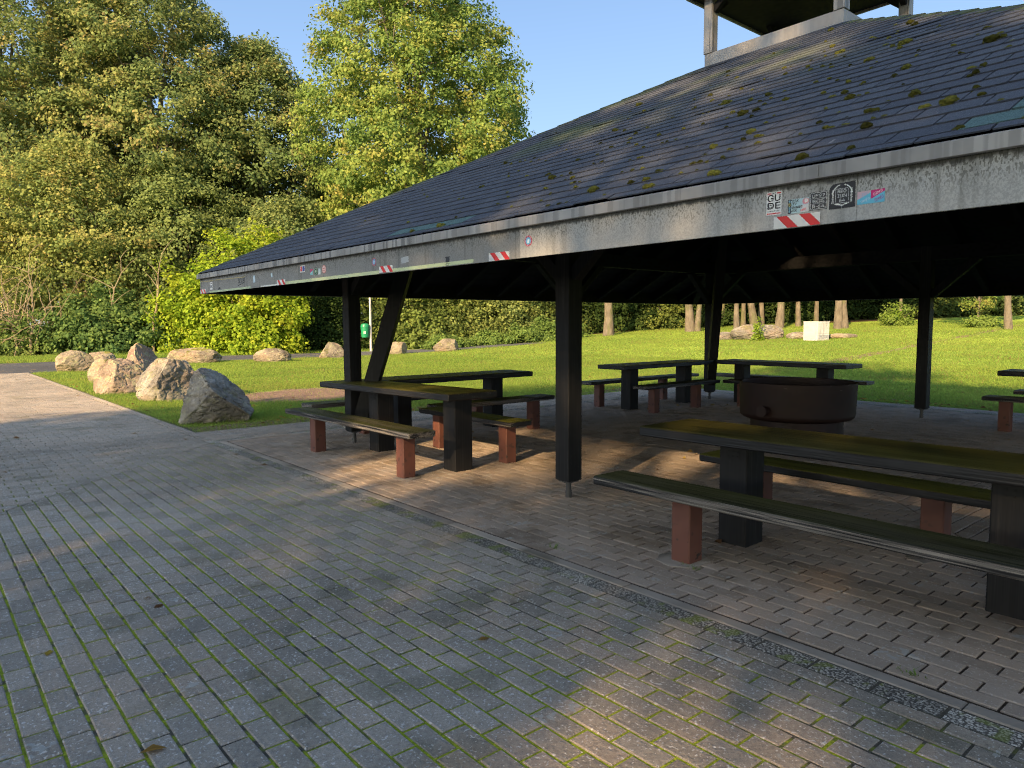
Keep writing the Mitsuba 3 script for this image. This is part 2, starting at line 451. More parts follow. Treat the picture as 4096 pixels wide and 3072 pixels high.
def lay(axis, bounds, planes, r):
    """Running bond with rows along axis (0 = x, 1 = y) inside bounds, cut by half planes (a, b, c): the paver polygons."""
    x0, x1, y0, y1 = bounds
    out = []
    lo, hi, ro, rh = (x0, x1, y0, y1) if axis == 0 else (y0, y1, x0, x1)
    k = 0
    row = math.floor(ro / PW) * PW
    while row < rh - 1e-6:
        a = math.floor(lo / PL) * PL + (PL / 2 if round(row / PW) % 2 else 0) - PL + r.normal(0, .006)
        while a < hi:
            s, e, b, t_ = max(a, lo), min(a + PL, hi), max(row, ro), min(row + PW, rh)
            if e - s > .03 and t_ - b > .025:
                poly = [(s, b), (e, b), (e, t_), (s, t_)] if axis == 0 else [(b, s), (t_, s), (t_, e), (b, e)]
                cx, cy = (s + e) / 2, (b + t_) / 2
                if axis: cx, cy = cy, cx
                far_in = all(A * cx + B * cy <= Cc - .16 for A, B, Cc in planes)
                if not far_in:
                    for A, B, Cc in planes:
                        poly = clip(poly, A, B, Cc)
                        if len(poly) < 3: break
                if len(poly) >= 3:
                    if area(poly) < 0: poly = poly[::-1]
                    if area(poly) > .0022: out.append(poly)
            a += PL
        row += PW
        k += 1
    return out


def project_size(c):
    """Roughly how large a point's surroundings show in the picture (0 when out of frame)."""
    d = np.asarray(c) - CAM
    f = FWD / np.linalg.norm(FWD); r = np.cross(f, [0, 0, 1]); r /= np.linalg.norm(r); u = np.cross(r, f)
    z = d @ f
    if z < .3: return 0
    x, y = d @ r / z, d @ u / z
    if abs(x) > .74 or abs(y) > .56: return 0
    return abs(d[2]) / z ** 3 if abs(d[2]) > .05 else 1 / z ** 3


def pave(holder, polys, bsdf, r, part='paver', rest='paving', most=300, gap=.0050):
    items = []
    for poly in polys:
        p = np.asarray(poly); c = p.mean(0)
        z = r.normal(0, .0010)
        ang = r.normal(0, .010)
        R = np.array([[math.cos(ang), -math.sin(ang)], [math.sin(ang), math.cos(ang)]])
        v, f = paver_poly((p - c) @ R.T + c, z, gap=gap)
        tilt = r.normal(0, .006, 2)
        v[:, 2] += (v[:, :2] - c) @ tilt
        uv = np.tile([r.random(), r.random()], (len(v), 1))
        items.append((project_size([c[0], c[1], 0]), v, f, uv))
    items.sort(key=lambda t: -t[0])
    for s, v, f, uv in items[:most]:
        put(f'{holder}__{part}', (v, f), bsdf, uv=uv)
    if items[most:]:
        vs, fs = merge([(v, f) for _, v, f, _ in items[most:]])
        k = put(f'{holder}__{rest}', (vs, fs), bsdf, uv=np.vstack([t[3] for t in items[most:]]))
        tag(k, kind='stuff')


# floor under the roof: four wedges with rows along each side, meeting on the diagonals
r1 = np.random.default_rng(11)
fl = []
for axis, bounds, planes in (
        (1, (-E0, 0, -E0, E0), [(1, 1, 0), (1, -1, 0)]), (1, (0, E0, -E0, E0), [(-1, 1, 0), (-1, -1, 0)]),
        (0, (-E0, E0, 0, E0), [(1, -1, 0), (-1, -1, 0)]), (0, (-E0, E0, -E0, 0), [(1, 1, 0), (-1, 1, 0)])):
    fl += lay(axis, bounds, planes, r1)
struct('pavilion_floor', sheet((-E0, E0, -E0, E0), -.0075), 'floor_joint')
pave('pavilion_floor', fl, 'floor_paver_stone', r1)

# plaza: rows along the pavilion's side in front, turning at 45 degrees into the path on the left
r2 = np.random.default_rng(12)
CUT = 9.83
po = lay(1, (-13.0, -E2, -11.0, 4.9), [(-1, 1, CUT)], r2)
po += lay(0, (-13.0, LAWN_X - .08, -4.0, 22.3), [(1, -1, -CUT), (1, 0, -E2)], r2)
po += lay(0, (-E2, LAWN_X - .08, 4.98, 22.3), [], r2)
po += lay(0, (LAWN_X - .08, 5.4, E2, AD - .08), [], r2)
po += lay(1, (E2, DE - .02, -11.0, E2), [], r2)
struct('plaza', merge([sheet((-40, -E0, -40, 22.32), -.0046), sheet((-E0, 5.42, E0, AD), -.0068), sheet((E0, DE, -12, E0), -.0068), sheet((-E0, E0, -40, -E0), -.0068)]), 'plaza_joint')
pave('plaza', po, 'plaza_paver_stone', r2, gap=.0052)


def stones(holder, part, rects, bsdf, r, h=.0, bev=.006):
    for x0, x1, y0, y1 in rects:
        v, f = paver_poly([(x0, y0), (x1, y0), (x1, y1), (x0, y1)], h + r.normal(0, .0012), bev, .003, .03)
        put(f'{holder}__{part}', (v, f), bsdf, uv=np.tile([r.random(), r.random()], (len(v), 1)))


def run(a, b, step):
    n = max(1, round((b - a) / step)); e = np.linspace(a, b, n + 1)
    return list(zip(e[:-1], e[1:]))


ks = [(-E1, -E0, a, b) for a, b in run(-9, E1, .8)] + [(a, b, E0, E1) for a, b in run(-E0, E1, .8)] + [(E0, E1, a, b) for a, b in run(-9, E0, .8)]
stones('plaza', 'kerb_stone', ks, 'kerb_concrete', r2, .001)
ag = [(-E2, -E1, a, b) for a, b in run(-9, E2, .25)] + [(a, b, E1, E2) for a, b in run(-E1, E2, .25)] + [(E1, E2, a, b) for a, b in run(-9, E1, .25)]
stones('plaza', 'rough_stone', ag[:300], 'kerb_aggregate', r2, -.001)
le = [(LAWN_X - .08, LAWN_X, a, b) for a, b in run(AD, 22.3, 1.0)] + [(a, b, AD - .08, AD) for a, b in run(LAWN_X - .08, DE, 1.0)]
stones('plaza', 'lawn_edging', le, 'plaza_paver_stone', r2, .001)
stones('plaza', 'drive_edging', [(a, b, 22.3, 22.42) for a, b in run(-13, LAWN_X, 1.0)], 'kerb_concrete', r2, .006)

# ------------------------------------------------------------------ pavilion
pav = thing('pavilion', 'open black timber picnic pavilion with a shingled tent roof and zinc clad fascia', 'pavilion')
A = 3.68
EAVE, ZB, ZT, SLOPE = 5.0, 1.808, 1.987, .526


def roof_z(d): return 2.055 + SLOPE * (EAVE - d)


PH = .078
for cx, cy in ((-A, A), (-A, 0), (-A, -A), (0, A), (A, A), (A, 0), (A, -A), (0, -A)):
    top = 2.52
    k = put('pavilion__post', cbox(cx - PH, cx + PH, cy - PH, cy + PH, .145, top, .006), 'post_wood')
    pin = merge([lathe([(0, -.02), (.026, -.02), (.026, .055), (.022, .06), (.022, .115), (.032, .118), (.032, .132), (0, .132)], 16, (cx, cy, 0)),
                 cbox(cx - .06, cx + .06, cy - .06, cy + .06, .132, .1445, .002)])
    put(k + '__foot', pin, 'steel_dark')
# purlins on the posts and the knee braces under them
for s in (-1, 1):
    put('pavilion__purlin', beam((s * A, -A - .5, 2.41), (s * A, A + .5, 2.41), .14, .20), 'roof_wood')
    put('pavilion__purlin', beam((-A - .5, s * A, 2.415), (A + .5, s * A, 2.415), .14, .20), 'roof_wood')
for cx, cy in ((-A, A), (-A, 0), (-A, -A), (0, A), (A, A), (A, 0), (A, -A), (0, -A)):
    for dx, dy in ((1, 0), (-1, 0), (0, 1), (0, -1)):
        on = (abs(cy) == A and dx) or (abs(cx) == A and dy)
        if not on or abs(cx + dx) > A + .5 or abs(cy + dy) > A + .5: continue
        put('pavilion__knee_brace', beam((cx + dx * .07, cy + dy * .07, 1.80), (cx + dx * .66, cy + dy * .66, 2.33), .10, .10), 'post_wood')
for sx, sy in ((-1, 1), (-1, -1), (1, 1), (1, -1)):
    put('pavilion__strut', beam((sx * 3.61, sy * 3.61, .30), (sx * 3.02, sy * 3.02, 2.93), .17, .15, up=(sx, -sy, 0)), 'post_wood')
# rafters under the boarding
for k4 in range(4):
    M = trimesh.transformations.rotation_matrix(k4 * PI / 2, (0, 0, 1))
    for t_ in np.arange(-4.4, 4.5, .8):
        d0 = max(abs(t_), .75)
        if d0 > 4.8: continue
        m = beam((-4.95, t_, roof_z(4.95) - .155), (-d0, t_, roof_z(d0) - .155), .08, .14)
        m.apply_transform(M); put('pavilion__rafter', m, 'roof_wood')
    m = beam((-4.95, 4.95, roof_z(4.95) - .17), (-.7, .7, roof_z(.7) - .17), .12, .2)
    m.apply_transform(M); put('pavilion__hip_rafter', m, 'roof_wood')
# boarding: one deck per roof side, with the boards' undersides as steps
deck = []
for k4 in range(4):
    M = trimesh.transformations.rotation_matrix(k4 * PI / 2, (0, 0, 1))
    for a in np.arange(.74, 4.98, .16):
        b = min(a + .152, 4.98)
        ps = []
        for d, off in ((a, 0), (b, 0)):
            for s in (-1, 1):
                for dz in (-.075, -.045): ps.append((-d, s * d, roof_z(d) + dz))
        h = hull(ps); h.apply_transform(M); deck.append(h)
    h = hull([(-d, s * d, roof_z(d) + dz) for d in (.70, 4.99) for s in (-1, 1) for dz in (-.04, -.012)]); h.apply_transform(M); deck.append(h)
put('pavilion__roof', merge(deck), 'roof_wood')
# shingles
r3 = np.random.default_rng(21)
CO, EX, TW = math.cos(math.atan(SLOPE)), .142, .242
tabs = []
for k4 in range(4):
    M = trimesh.transformations.rotation_matrix(k4 * PI / 2, (0, 0, 1))[:3, :3]
    S = np.array([CO, 0, SLOPE * CO]); Nn = np.array([-SLOPE * CO, 0, CO])   # upslope and normal of the -x side
    O = np.array([-EAVE - .012, 0, roof_z(EAVE) - .006])
    n_c = int((EAVE - .76) / CO / EX) + 1
    for ci in range(n_c):
        s0 = max(0, .065 + (ci - 1) * EX); s1 = min(.065 + ci * EX + .03, (EAVE - .77) / CO)
        if s1 - s0 < .03: continue
        half = EAVE + .012 - s0 * CO
        t0 = math.floor(-half / TW) * TW + .072 + (TW / 2 if ci % 2 else 0) - TW
        while t0 < half:
            gap = .0085
            poly = [(t0 + gap / 2, s0 + r3.normal(0, .0035)), (t0 + TW - gap / 2, s0 + r3.normal(0, .0035)), (t0 + TW - gap / 2, s1), (t0 + gap / 2, s1)]
            for sg in (-1, 1):
                poly = clip(poly, sg, CO, EAVE + .012)
                if len(poly) < 3: break
            if len(poly) >= 3 and abs(area(poly)) > .002:
                p = np.asarray(poly); lift = r3.uniform(.0085, .0100) + (r3.random() < .03) * .005
                h = lift * (1 - (p[:, 1] - s0) / .2)
                top = O + p[:, :1] * np.array([[0, 1, 0]]) + p[:, 1:] * S + h[:, None] * Nn
                low = top - .006 * Nn
                n = len(p); v = np.vstack([top, low]) @ M.T
                f = [[0, b_, b_ + 1] for b_ in range(1, n - 1)]
                f = [[a_, c_, b_] for a_, b_, c_ in f]
                for b_ in range(n):
                    m_ = (b_ + 1) % n; f += [[b_, m_, n + m_], [b_, n + m_, n + b_]]
                c = v.mean(0); u2 = r3.random() * .97
                if k4 == 0 and ((ci == 1 and -3.62 < c[1] < -3.2) or (ci == 2 and -3.7 < c[1] < -3.36) or (ci == 1 and abs(c[1] - .25) < .45)): u2 = 1.0
                tabs.append((project_size(c) if k4 == 0 else 0, v, np.array(f), np.tile([r3.random(), u2], (2 * n, 1))))
            t0 += TW
tabs.sort(key=lambda t: -t[0])
for s, v, f, uv in tabs[:300]: put('pavilion__roof__shingle', (v, f), 'shingle', uv=uv)
k = put('pavilion__roof__shingles', merge([(v, f) for _, v, f, _ in tabs[300:]]), 'shingle', uv=np.vstack([t_[3] for t_ in tabs[300:]]))
tag(k, kind='stuff')
# hip caps
for sx, sy in ((-1, 1), (-1, -1), (1, 1), (1, -1)):
    for d in np.arange(5.0, .95, -.17):
        e = d - .21
        ps = []
        for dd, lift in ((d, .015), (e, .005)):
            c = np.array([sx * dd, sy * dd, roof_z(dd) + lift])
            w = .10
            for a_, b_ in ((w, 0), (0, w)):
                ps.append(c + [-sx * a_, -sy * b_, .0 + SLOPE * 0 - .004])
            ps.append(c)
        ps = np.array(ps); v = np.vstack([ps, ps - [0, 0, .007]])
        f = [[0, 2, 5], [0, 5, 3], [2, 1, 4], [2, 4, 5], [0, 6, 8], [0, 8, 2], [2, 8, 7], [2, 7, 1], [0, 3, 9], [0, 9, 6], [1, 7, 10], [1, 10, 4]]
        put('pavilion__roof__hip_cap', (v, np.array(f)), 'hip_shingle')
# moss cushions on the side that faces the plaza, sitting on the lower edges of the tabs
ico = trimesh.creation.icosphere(subdivisions=2)
r4 = np.random.default_rng(33)
nm = 0
while nm < 300:
    y = r4.uniform(-4.6, 2.6)
    if r4.random() > .18 + .82 * ss(1.5, -2.2, y): continue
    d = r4.uniform(1.0, 4.9)
    if abs(y) > d - .1 or r4.random() > .25 + .75 * ss(1.2, 3.6, d): continue
    ci = max(1, round((EAVE - d) / CO / EX)); d = EAVE - (.065 + (ci - 1) * EX) * CO
    s = r4.uniform(.0080, .0140) * (1 + .8 * (r4.random() < .14))
    nl = 1 + (r4.random() < .25)
    ms = []
    for q_ in range(nl):
        v = ico.vertices.copy()
        dsp = meshkit.noise(v * 2.2 + nm * 3.1 + q_, 5)
        v = v * (.7 + .6 * dsp[:, None]) * [s * 1.1, s * r4.uniform(1.0, 1.6), s * .95]
        v = v + [0, q_ * s * r4.uniform(1.0, 1.6), r4.normal(0, .004)]
        ms.append((v, ico.faces))
    v, f = merge(ms)
    put('pavilion__roof__moss_cushion', (v + [-d, y, roof_z(d) + .004 + s * .1], f), 'moss', True, uv=np.tile([r4.random(), 0], (len(v), 1)))
    nm += 1

# fascia: zinc sheets in lengths, the drip strip over it
PAN = {0: [(5.0, -.925, .30), (-.925, -2.876, .78), (-2.876, -5.0, .86)]}
for k4 in range(4):
    M = trimesh.transformations.rotation_matrix(-k4 * PI / 2, (0, 0, 1))
    for y1, y0, tone in PAN.get(k4, [(5.0, 1.6, .35), (1.6, -1.7, .5), (-1.7, -5.0, .4)]):
        lap = 0.0012 if k4 == 0 and y1 < 0 and y1 > -2 else 0
        m = cbox(-5.0 - lap, -4.982, y0, y1 - .0008, ZB, ZT, .0006); m.apply_transform(M)
        k = put('pavilion__fascia', m, 'zinc_sheet', uv=np.tile([tone, 0], (len(m.vertices), 1)))
        labels[k] = {}
    for y1, y0 in ((5.03, 2.6), (2.6, .2), (.2, -2.74), (-2.74, -5.03)):
        m = merge([cbox(-5.032, -5.003, y0 + .0008, y1, 1.984, 2.036, .0015), cbox(-5.026, -4.90, y0 + .0008, y1, 2.0365, 2.040, .0008)])
        v = trimesh.transformations.transform_points(m[0], M)
        put('pavilion__drip_strip', (v, m[1]), 'drip_metal', uv=np.tile([1.0 if y0 > -1 else .2, 0], (len(v), 1)))
    m = cbox(-4.980, -4.94, -4.94, 4.94, 1.815, 2.02, .002); m.apply_transform(M)
    put('pavilion__eave_board', m, 'roof_wood')
# cupola on the ridge
CU = .78
for k4 in range(4):
    M = trimesh.transformations.rotation_matrix(-k4 * PI / 2, (0, 0, 1))
    m = cbox(-CU, -CU + .06, -CU + .0005, CU - .061, roof_z(CU) - .06, 4.405, .003); m.apply_transform(M)
    put('pavilion__cupola__curb', m, 'drip_metal', uv=np.tile([0.0, 0], (len(m.vertices), 1)))
    c = .735
    m = cbox(-c - .055, -c + .055, c - .055, c + .055, 4.406, 5.10, .004); m.apply_transform(M)
    put('pavilion__cupola__post', m, 'drip_metal', uv=np.tile([.9, 0], (len(m.vertices), 1)))
    for d_ in ((1, 0), (0, -1)):
        m = beam((-c + .04 * d_[0], c + .04 * d_[1], 4.86), (-c + .26 * d_[0], c + .26 * d_[1], 5.04), .06, .07); m.apply_transform(M)
        put('pavilion__cupola__brace', m, 'roof_wood')
    m = cbox(-.93, -.905, -.905, .93, 4.995, 5.11, .002); m.apply_transform(M)
    put('pavilion__cupola__fascia', m, 'drip_metal', uv=np.tile([.2, 0], (len(m.vertices), 1)))
put('pavilion__cupola', hull([(sx * .904, sy * .904, z) for sx in (-1, 1) for sy in (-1, 1) for z in (5.02, 5.085)] + [(0, 0, 5.5)]), 'roof_wood')


# ------------------------------------------------------------------ stickers and tape on the fascia
W_, K_, RED, GRN = (.72, .72, .70), (.012, .012, .014), (.62, .03, .025), (.45, .55, .30)


class Sticker:
    """A flat print in fascia coordinates: u to the right in metres, v up; pieces stacked by thin layers."""
    def __init__(self, y, z): self.o = (y, z); self.m = []; self.layer = 0

    def poly(self, pts, col, layer=0):
        p = np.asarray(pts, float)
        f = trimesh.creation.triangulate_polygon(__import__('shapely').Polygon(p), engine='earcut')
        v = np.c_[f[0], np.full(len(f[0]), layer * .00035)]
        self.m.append((v, f[1], col))

    def rect(self, u0, u1, v0, v1, col, layer=0): self.poly([(u0, v0), (u1, v0), (u1, v1), (u0, v1)], col, layer)

    def disc(self, u, v, ru, rv, col, layer=0, n=20):
        g = np.arange(n) * 2 * PI / n; self.poly(np.c_[u + ru * np.cos(g), v + rv * np.sin(g)], col, layer)

    def text(self, s, u, v, h, col, layer=1, width=None, bold=True, rot=0.0, center=True, slant=0.0):
        m = meshkit.text_mesh(s, h, .0002, bold); x = m.vertices.copy()
        a, b = x[:, 0].min(), x[:, 0].max()
        x[:, 0] -= (a + b) / 2 if center else a
        if width: x[:, 0] *= width / (b - a)
        x[:, 0] += slant * x[:, 1]
        x[:, 1] -= h / 2
        c, s_ = math.cos(rot), math.sin(rot)
        x[:, :2] = np.c_[x[:, 0] * c - x[:, 1] * s_, x[:, 0] * s_ + x[:, 1] * c] + [u, v]
        x[:, 2] += layer * .00035
        self.m.append((x, m.faces, col))

    def build(self, name, label, lap=0.0):
        vs, fs = merge([(v, f) for v, f, _ in self.m])
        col = np.vstack([np.tile(c, (len(v), 1)) for v, _, c in self.m])
        w = np.c_[-5.0015 - lap - vs[:, 2], self.o[0] - vs[:, 0], self.o[1] + vs[:, 1]]
        k = put('pavilion__fascia__' + name, (w, fs), 'print', color=col)
        labels[k] = {'label': label}


LP = .0012
s = Sticker(-2.503, 1.868); s.rect(0, .068, 0, .096, W_); s.rect(.004, .023, .086, .091, RED, 1); s.rect(.045, .064, .086, .091, RED, 1)
s.text('EFC', .034, .0885, .006, K_); s.text('GU', .034, .070, .026, K_, width=.058); s.text('DE', .034, .0385, .026, K_, width=.058)
s.disc(.0185, .037, .008, .008, K_, 1.5); s.poly([(.012, .036), (.0155, .043), (.0185, .039), (.0215, .043), (.025, .036), (.021, .033), (.0185, .029), (.016, .033)], W_, 2)
s.text('FRANKFURT', .034, .0165, .0062, K_, width=.060, bold=False); s.rect(.004, .064, .004, .0085, RED, 1)
s.build('sticker', 'white sticker with GU DE in big black letters between red bars', LP)
s = Sticker(-2.600, 1.865); s.rect(0, .088, 0, .056, (.42, .58, .62)); s.rect(0, .013, 0, .056, (.02, .02, .03), 1); s.rect(.055, .088, 0, .03, (.6, .6, .6), 1)
s.disc(.075, .043, .014, .012, (.62, .25, .28), 1.2); s.disc(.077, .045, .008, .008, (.75, .7, .68), 1.4)
for q_, (w_, c_) in enumerate((('STICK', (.3, .6, .7)), ('CITY', (.7, .6, .1)), ('SUMMER', (.3, .6, .7)), ('SAVE', (.3, .6, .7)))):
    vv = .048 - .0125 * q_
    s.text(w_[0], .0065, vv, .0095, c_, 2); s.text(w_[1:], .014, vv, .0095, K_, 2, center=False)
s.text('only', .066, .011, .009, (.65, .08, .10), 2.5, rot=.25)
s.build('sticker', 'pale blue sticker lettered STICK CITY SUMMER SAVE', LP)
s = Sticker(-2.692, 1.867); s.rect(0, .071, 0, .070, K_); s.rect(.003, .068, .066, .0675, W_, 1); s.rect(.003, .068, .0025, .004, W_, 1); s.rect(.003, .0045, .0025, .0675, W_, 1); s.rect(.0665, .068, .0025, .0675, W_, 1)
s.rect(.005, .066, .0445, .0455, W_, 1); s.rect(.005, .066, .0235, .0245, W_, 1)
s.text('UF97', .0355, .055, .0125, W_, width=.052, bold=False); s.text('SGE', .0355, .034, .0125, W_, width=.050, bold=False); s.text('R·64', .0355, .0135, .0125, W_, width=.050, bold=False)
s.build('sticker', 'square black sticker lettered UF97 SGE R64 in white', LP)
s = Sticker(-2.771, 1.861); s.poly([(0, 0), (.1, 0), (.1, .098), (.014, .095), (.005, .088), (0, .078)], K_, 0)
s.rect(.027, .073, .074, .0755, W_, 1); s.rect(.030, .070, .020, .0215, W_, 1); s.rect(.024, .0255, .025, .072, W_, 1); s.rect(.0745, .076, .025, .072, W_, 1)
s.text('REG', .05, .065, .0125, W_, width=.034, bold=False); s.text('ION', .05, .048, .0125, W_, width=.034, bold=False); s.text('64', .05, .031, .0125, W_, width=.022, bold=False)
s.text('Eintracht', .0135, .047, .0078, W_, width=.052, rot=PI / 2); s.text('Frankfurt', .0865, .047, .0078, W_, width=.052, rot=-PI / 2)
for q_ in range(7):
    for sg in (-1, 1):
        g = .30 + q_ * .16; cx, cy = .05 + sg * .040 * math.sin(g), .047 + .043 * math.cos(g)
        a_ = g * -sg; s.poly([(cx + .006 * math.cos(a_ + w_) * l_, cy + .006 * math.sin(a_ + w_) * l_) for w_, l_ in ((0, 1), (1.57, .45), (3.14, 1), (4.71, .45))], W_, 1)
        cx, cy = .05 + sg * .030 * math.sin(g * .8), .014 + .007 * (1 - math.cos(g))
        s.poly([(cx + .005 * math.cos(w_) * l_, cy + .005 * math.sin(w_) * l_) for w_, l_ in ((.4, 1), (1.97, .4), (3.54, 1), (5.1, .4))], W_, 1)
s.rect(.043, .057, .009, .0105, W_, 1); s.rect(.0492, .0508, .004, .016, W_, 1)
s.build('sticker', 'large black sticker lettered REGION 64 inside a white wreath', LP)
s = Sticker(-2.879, 1.866); PK, LB, LPK = (.55, .02, .16), (.13, .48, .66), (.62, .42, .46)
s.poly([(0, 0), (.1, 0), (.1, .049), (0, .047)], LB, 0); s.poly([(0, .018), (.049, .04), (.049, .048), (0, .047)], LPK, 1); s.poly([(.05, .016), (.1, .04), (.1, .049), (.05, .048)], PK, 1)
s.text('GÄNG', .024, .036, .010, (.35, .45, .62), 2, width=.034, rot=.35); s.text('GÄNG', .030, .014, .010, (.45, .62, .75), 2, width=.034, rot=PI + .35)
s.text('GÄNG', .075, .037, .010, (.75, .45, .55), 2, width=.036, rot=.40); s.text('GÄNG', .080, .015, .010, (.35, .12, .35), 2, width=.034, rot=PI + .40)
s.build('sticker', 'pink and blue sticker lettered GÄNG four times')


def hazard(y, z, lap, label, w=.198, h=.049):
    s = Sticker(y, z); s.rect(0, w, 0, h, (.66, .66, .64))
    for u in (.012, .110):
        pts = clip([(u, h), (u + .046, h), (u + .046 + h * 1.0, 0), (u + h * 1.0, 0)], 1, 0, w)
        s.poly(pts, RED, 1)
    s.build('hazard_tape', label, lap)


hazard(-2.538, 1.8095, LP, 'red and white hazard strip below the big stickers on the fascia')
hazard(-.631, 1.8095, 0, 'red and white hazard strip beside the round badge on the fascia')
hazard(.708, 1.8145, 0, 'red and white hazard strip half way along the dark fascia sheet')
hazard(2.664, 1.8085, 0, 'red and white hazard strip between pale tape and white tape')
hazard(4.996, 1.8095, 0, 'red and white hazard strip at the far left corner of the fascia')
for (y, z, lap, lb) in ((-1.001, 1.901, LP, 'round red and blue badge near the sheet joint'), (.783, 1.904, 0, 'round red and blue badge left of the torn label')):
    s = Sticker(y, z); s.disc(0, 0, .032, .031, (.42, .05, .09)); s.disc(0, 0, .023, .022, (.12, .33, .55), 1); s.poly([(-.012, -.012), (-.004, .012), (.012, .006), (.006, -.012)], (.5, .62, .72), 2)
    for q_ in range(10):
        g = q_ * .63; s.disc(.0275 * math.cos(g), .0265 * math.sin(g), .0022, .0022, (.6, .5, .52), 1, 6)
    s.build('badge', lb, lap)
s = Sticker(.389, 1.863); s.poly([(0, 0), (.1, .006), (.099, .05), (-.002, .044)], (.40, .42, .43)); s.build('label', 'torn grey paper label')
s = Sticker(-.163, 1.809); s.poly([(.004, .012), (.012, 0), (.045, .002), (.05, .063), (0, .062), (.008, .05)], (.02, .02, .022)); s.build('label', 'black rag of tape hanging over the pale strip')
s = Sticker(2.124, 1.899); s.rect(0, .102, 0, .060, W_); s.rect(.006, .04, .010, .054, (.55, .03, .04), 1); s.rect(.05, .096, .010, .054, (.03, .05, .30), 1); s.poly([(.04, .02), (.05, .02), (.047, .05), (.043, .05)], (.6, .5, .45), 2); s.rect(.01, .09, .003, .007, (.3, .3, .32), 1); s.build('sticker', 'white edged sticker with a red and a blue half')
s = Sticker(1.918, 1.865); s.rect(0, .056, 0, .051, (.25, .50, .52)); s.poly([(0, .018), (.056, .040), (.056, .051), (0, .051)], (.50, .06, .16), 1); s.build('sticker', 'small pink and turquoise sticker')
s = Sticker(1.800, 1.891); s.disc(0, 0, .040, .034, (.02, .045, .03)); s.disc(0, 0, .033, .028, (.25, .40, .28), 1); s.disc(0, 0, .028, .023, (.02, .05, .03), 2)
for q_ in range(8):
    g = q_ * PI / 4; s.poly([(.004 * math.cos(g + 1.57), .004 * math.sin(g + 1.57)), (.026 * math.cos(g), .021 * math.sin(g)), (.004 * math.cos(g - 1.57), .004 * math.sin(g - 1.57))], (.35, .5, .36), 3)
s.build('sticker', 'round dark green emblem sticker')
s = Sticker(1.754, 1.861); s.rect(0, .046, 0, .051, (.40, .52, .55)); s.poly([(0, 0), (.046, 0), (.046, .035), (0, .012)], (.5, .58, .6), 1); s.build('sticker', 'small pale blue sticker')
s = Sticker(1.641, 1.900); s.disc(0, 0, .038, .035, (.60, .22, .20)); s.disc(0, 0, .032, .029, (.62, .45, .42), 1); s.rect(-.025, .025, -.012, -.006, (.55, .12, .12), 2); s.rect(-.02, .02, .006, .012, (.55, .12, .12), 2); s.build('sticker', 'round pale red sticker')
s = Sticker(4.637, 1.842); s.rect(0, .088, 0, .088, (.6, .6, .6)); s.rect(.012, .038, .02, .055, (.1, .1, .12), 1); s.rect(.048, .074, .02, .055, (.1, .1, .12), 1); s.rect(.01, .078, .066, .078, (.2, .2, .22), 1); s.build('sticker', 'white sticker near the far left corner')
s = Sticker(4.362, 1.831); s.poly([(0, 0), (.03, .004), (.087, 0), (.07, .032), (.02, .028)], (.02, .02, .022)); s.build('label', 'scrap of black film')
s = Sticker(3.276, 1.864); s.rect(0, .058, 0, .070, (.38, .50, .58)); s.rect(.012, .046, .012, .058, (.5, .6, .66), 1); s.build('sticker', 'pale blue upright sticker right of the graffiti')
s = Sticker(2.803, 1.893); s.rect(0, .036, 0, .038, (.45, .58, .64)); s.build('sticker', 'tiny pale blue sticker')
for y0, y1, z0, z1, c_, lb in ((4.66, 3.35, 1.8085, 1.829, (.40, .48, .30), 'pale green tape along the bottom left of the fascia'), (3.08, 2.665, 1.8085, 1.822, (.60, .61, .58), 'white tape along the fascia edge'),
                              (2.458, .71, 1.8085, 1.8345, (.54, .60, .34), 'long pale yellow tape along the fascia edge'), (.512, -.474, 1.812, 1.8355, (.52, .60, .34), 'pale yellow tape running to the black rag')):
    s = Sticker(y0, z0); s.rect(0, y0 - y1, 0, z1 - z0, c_)
    s.build('reflective_tape', lb)
for y0, y1, z0 in ((4.97, 4.50, 1.946), (4.45, 3.50, 1.938)):
    s = Sticker(y0, z0); s.poly([(0, .006), (y0 - y1, -.006), (y0 - y1, -.001), (0, .011)], (.42, .33, .10)); s.build('yellow_tape', 'thin ochre line of old tape')
s = Sticker(3.73, 1.875); s.text('SLUK', .11, .028, .052, (.03, .032, .035), 0, width=.20, bold=False, slant=.25); s.poly([(.0, -.03), (.20, .002), (.20, .008), (0, -.022)], (.03, .032, .035), 0); s.build('graffiti', 'black scrawled tag on the dark fascia sheet')


# ------------------------------------------------------------------ tables and benches
r5 = np.random.default_rng(5)


def rough_slab(x0, x1, y0, y1, z0, z1, axis, c=.008, amp=.003, step=.06):
    """A thick plank with a worn, slightly wavy outline."""
    m = cbox(x0, x1, y0, y1, z0, z1, c)
    m = m.subdivide_to_size(step, max_iter=8) if hasattr(m, 'subdivide_to_size') else m
    v = m.vertices
    n = meshkit.fbm(np.c_[v[:, axis] * 3, v[:, 1 - axis] * 8, v[:, 2] * 8], 3, 3) - .5
    ctr = (x0 + x1) / 2 if axis == 1 else (y0 + y1) / 2
    o = 1 - axis
    edge = np.abs(v[:, o] - ctr) / ((x1 - x0 if axis == 1 else y1 - y0) / 2)
    v[:, o] += np.sign(v[:, o] - ctr) * n * amp * 2 * (edge > .8)
    v[:, 2] += n * amp * .6
    return v, m.faces


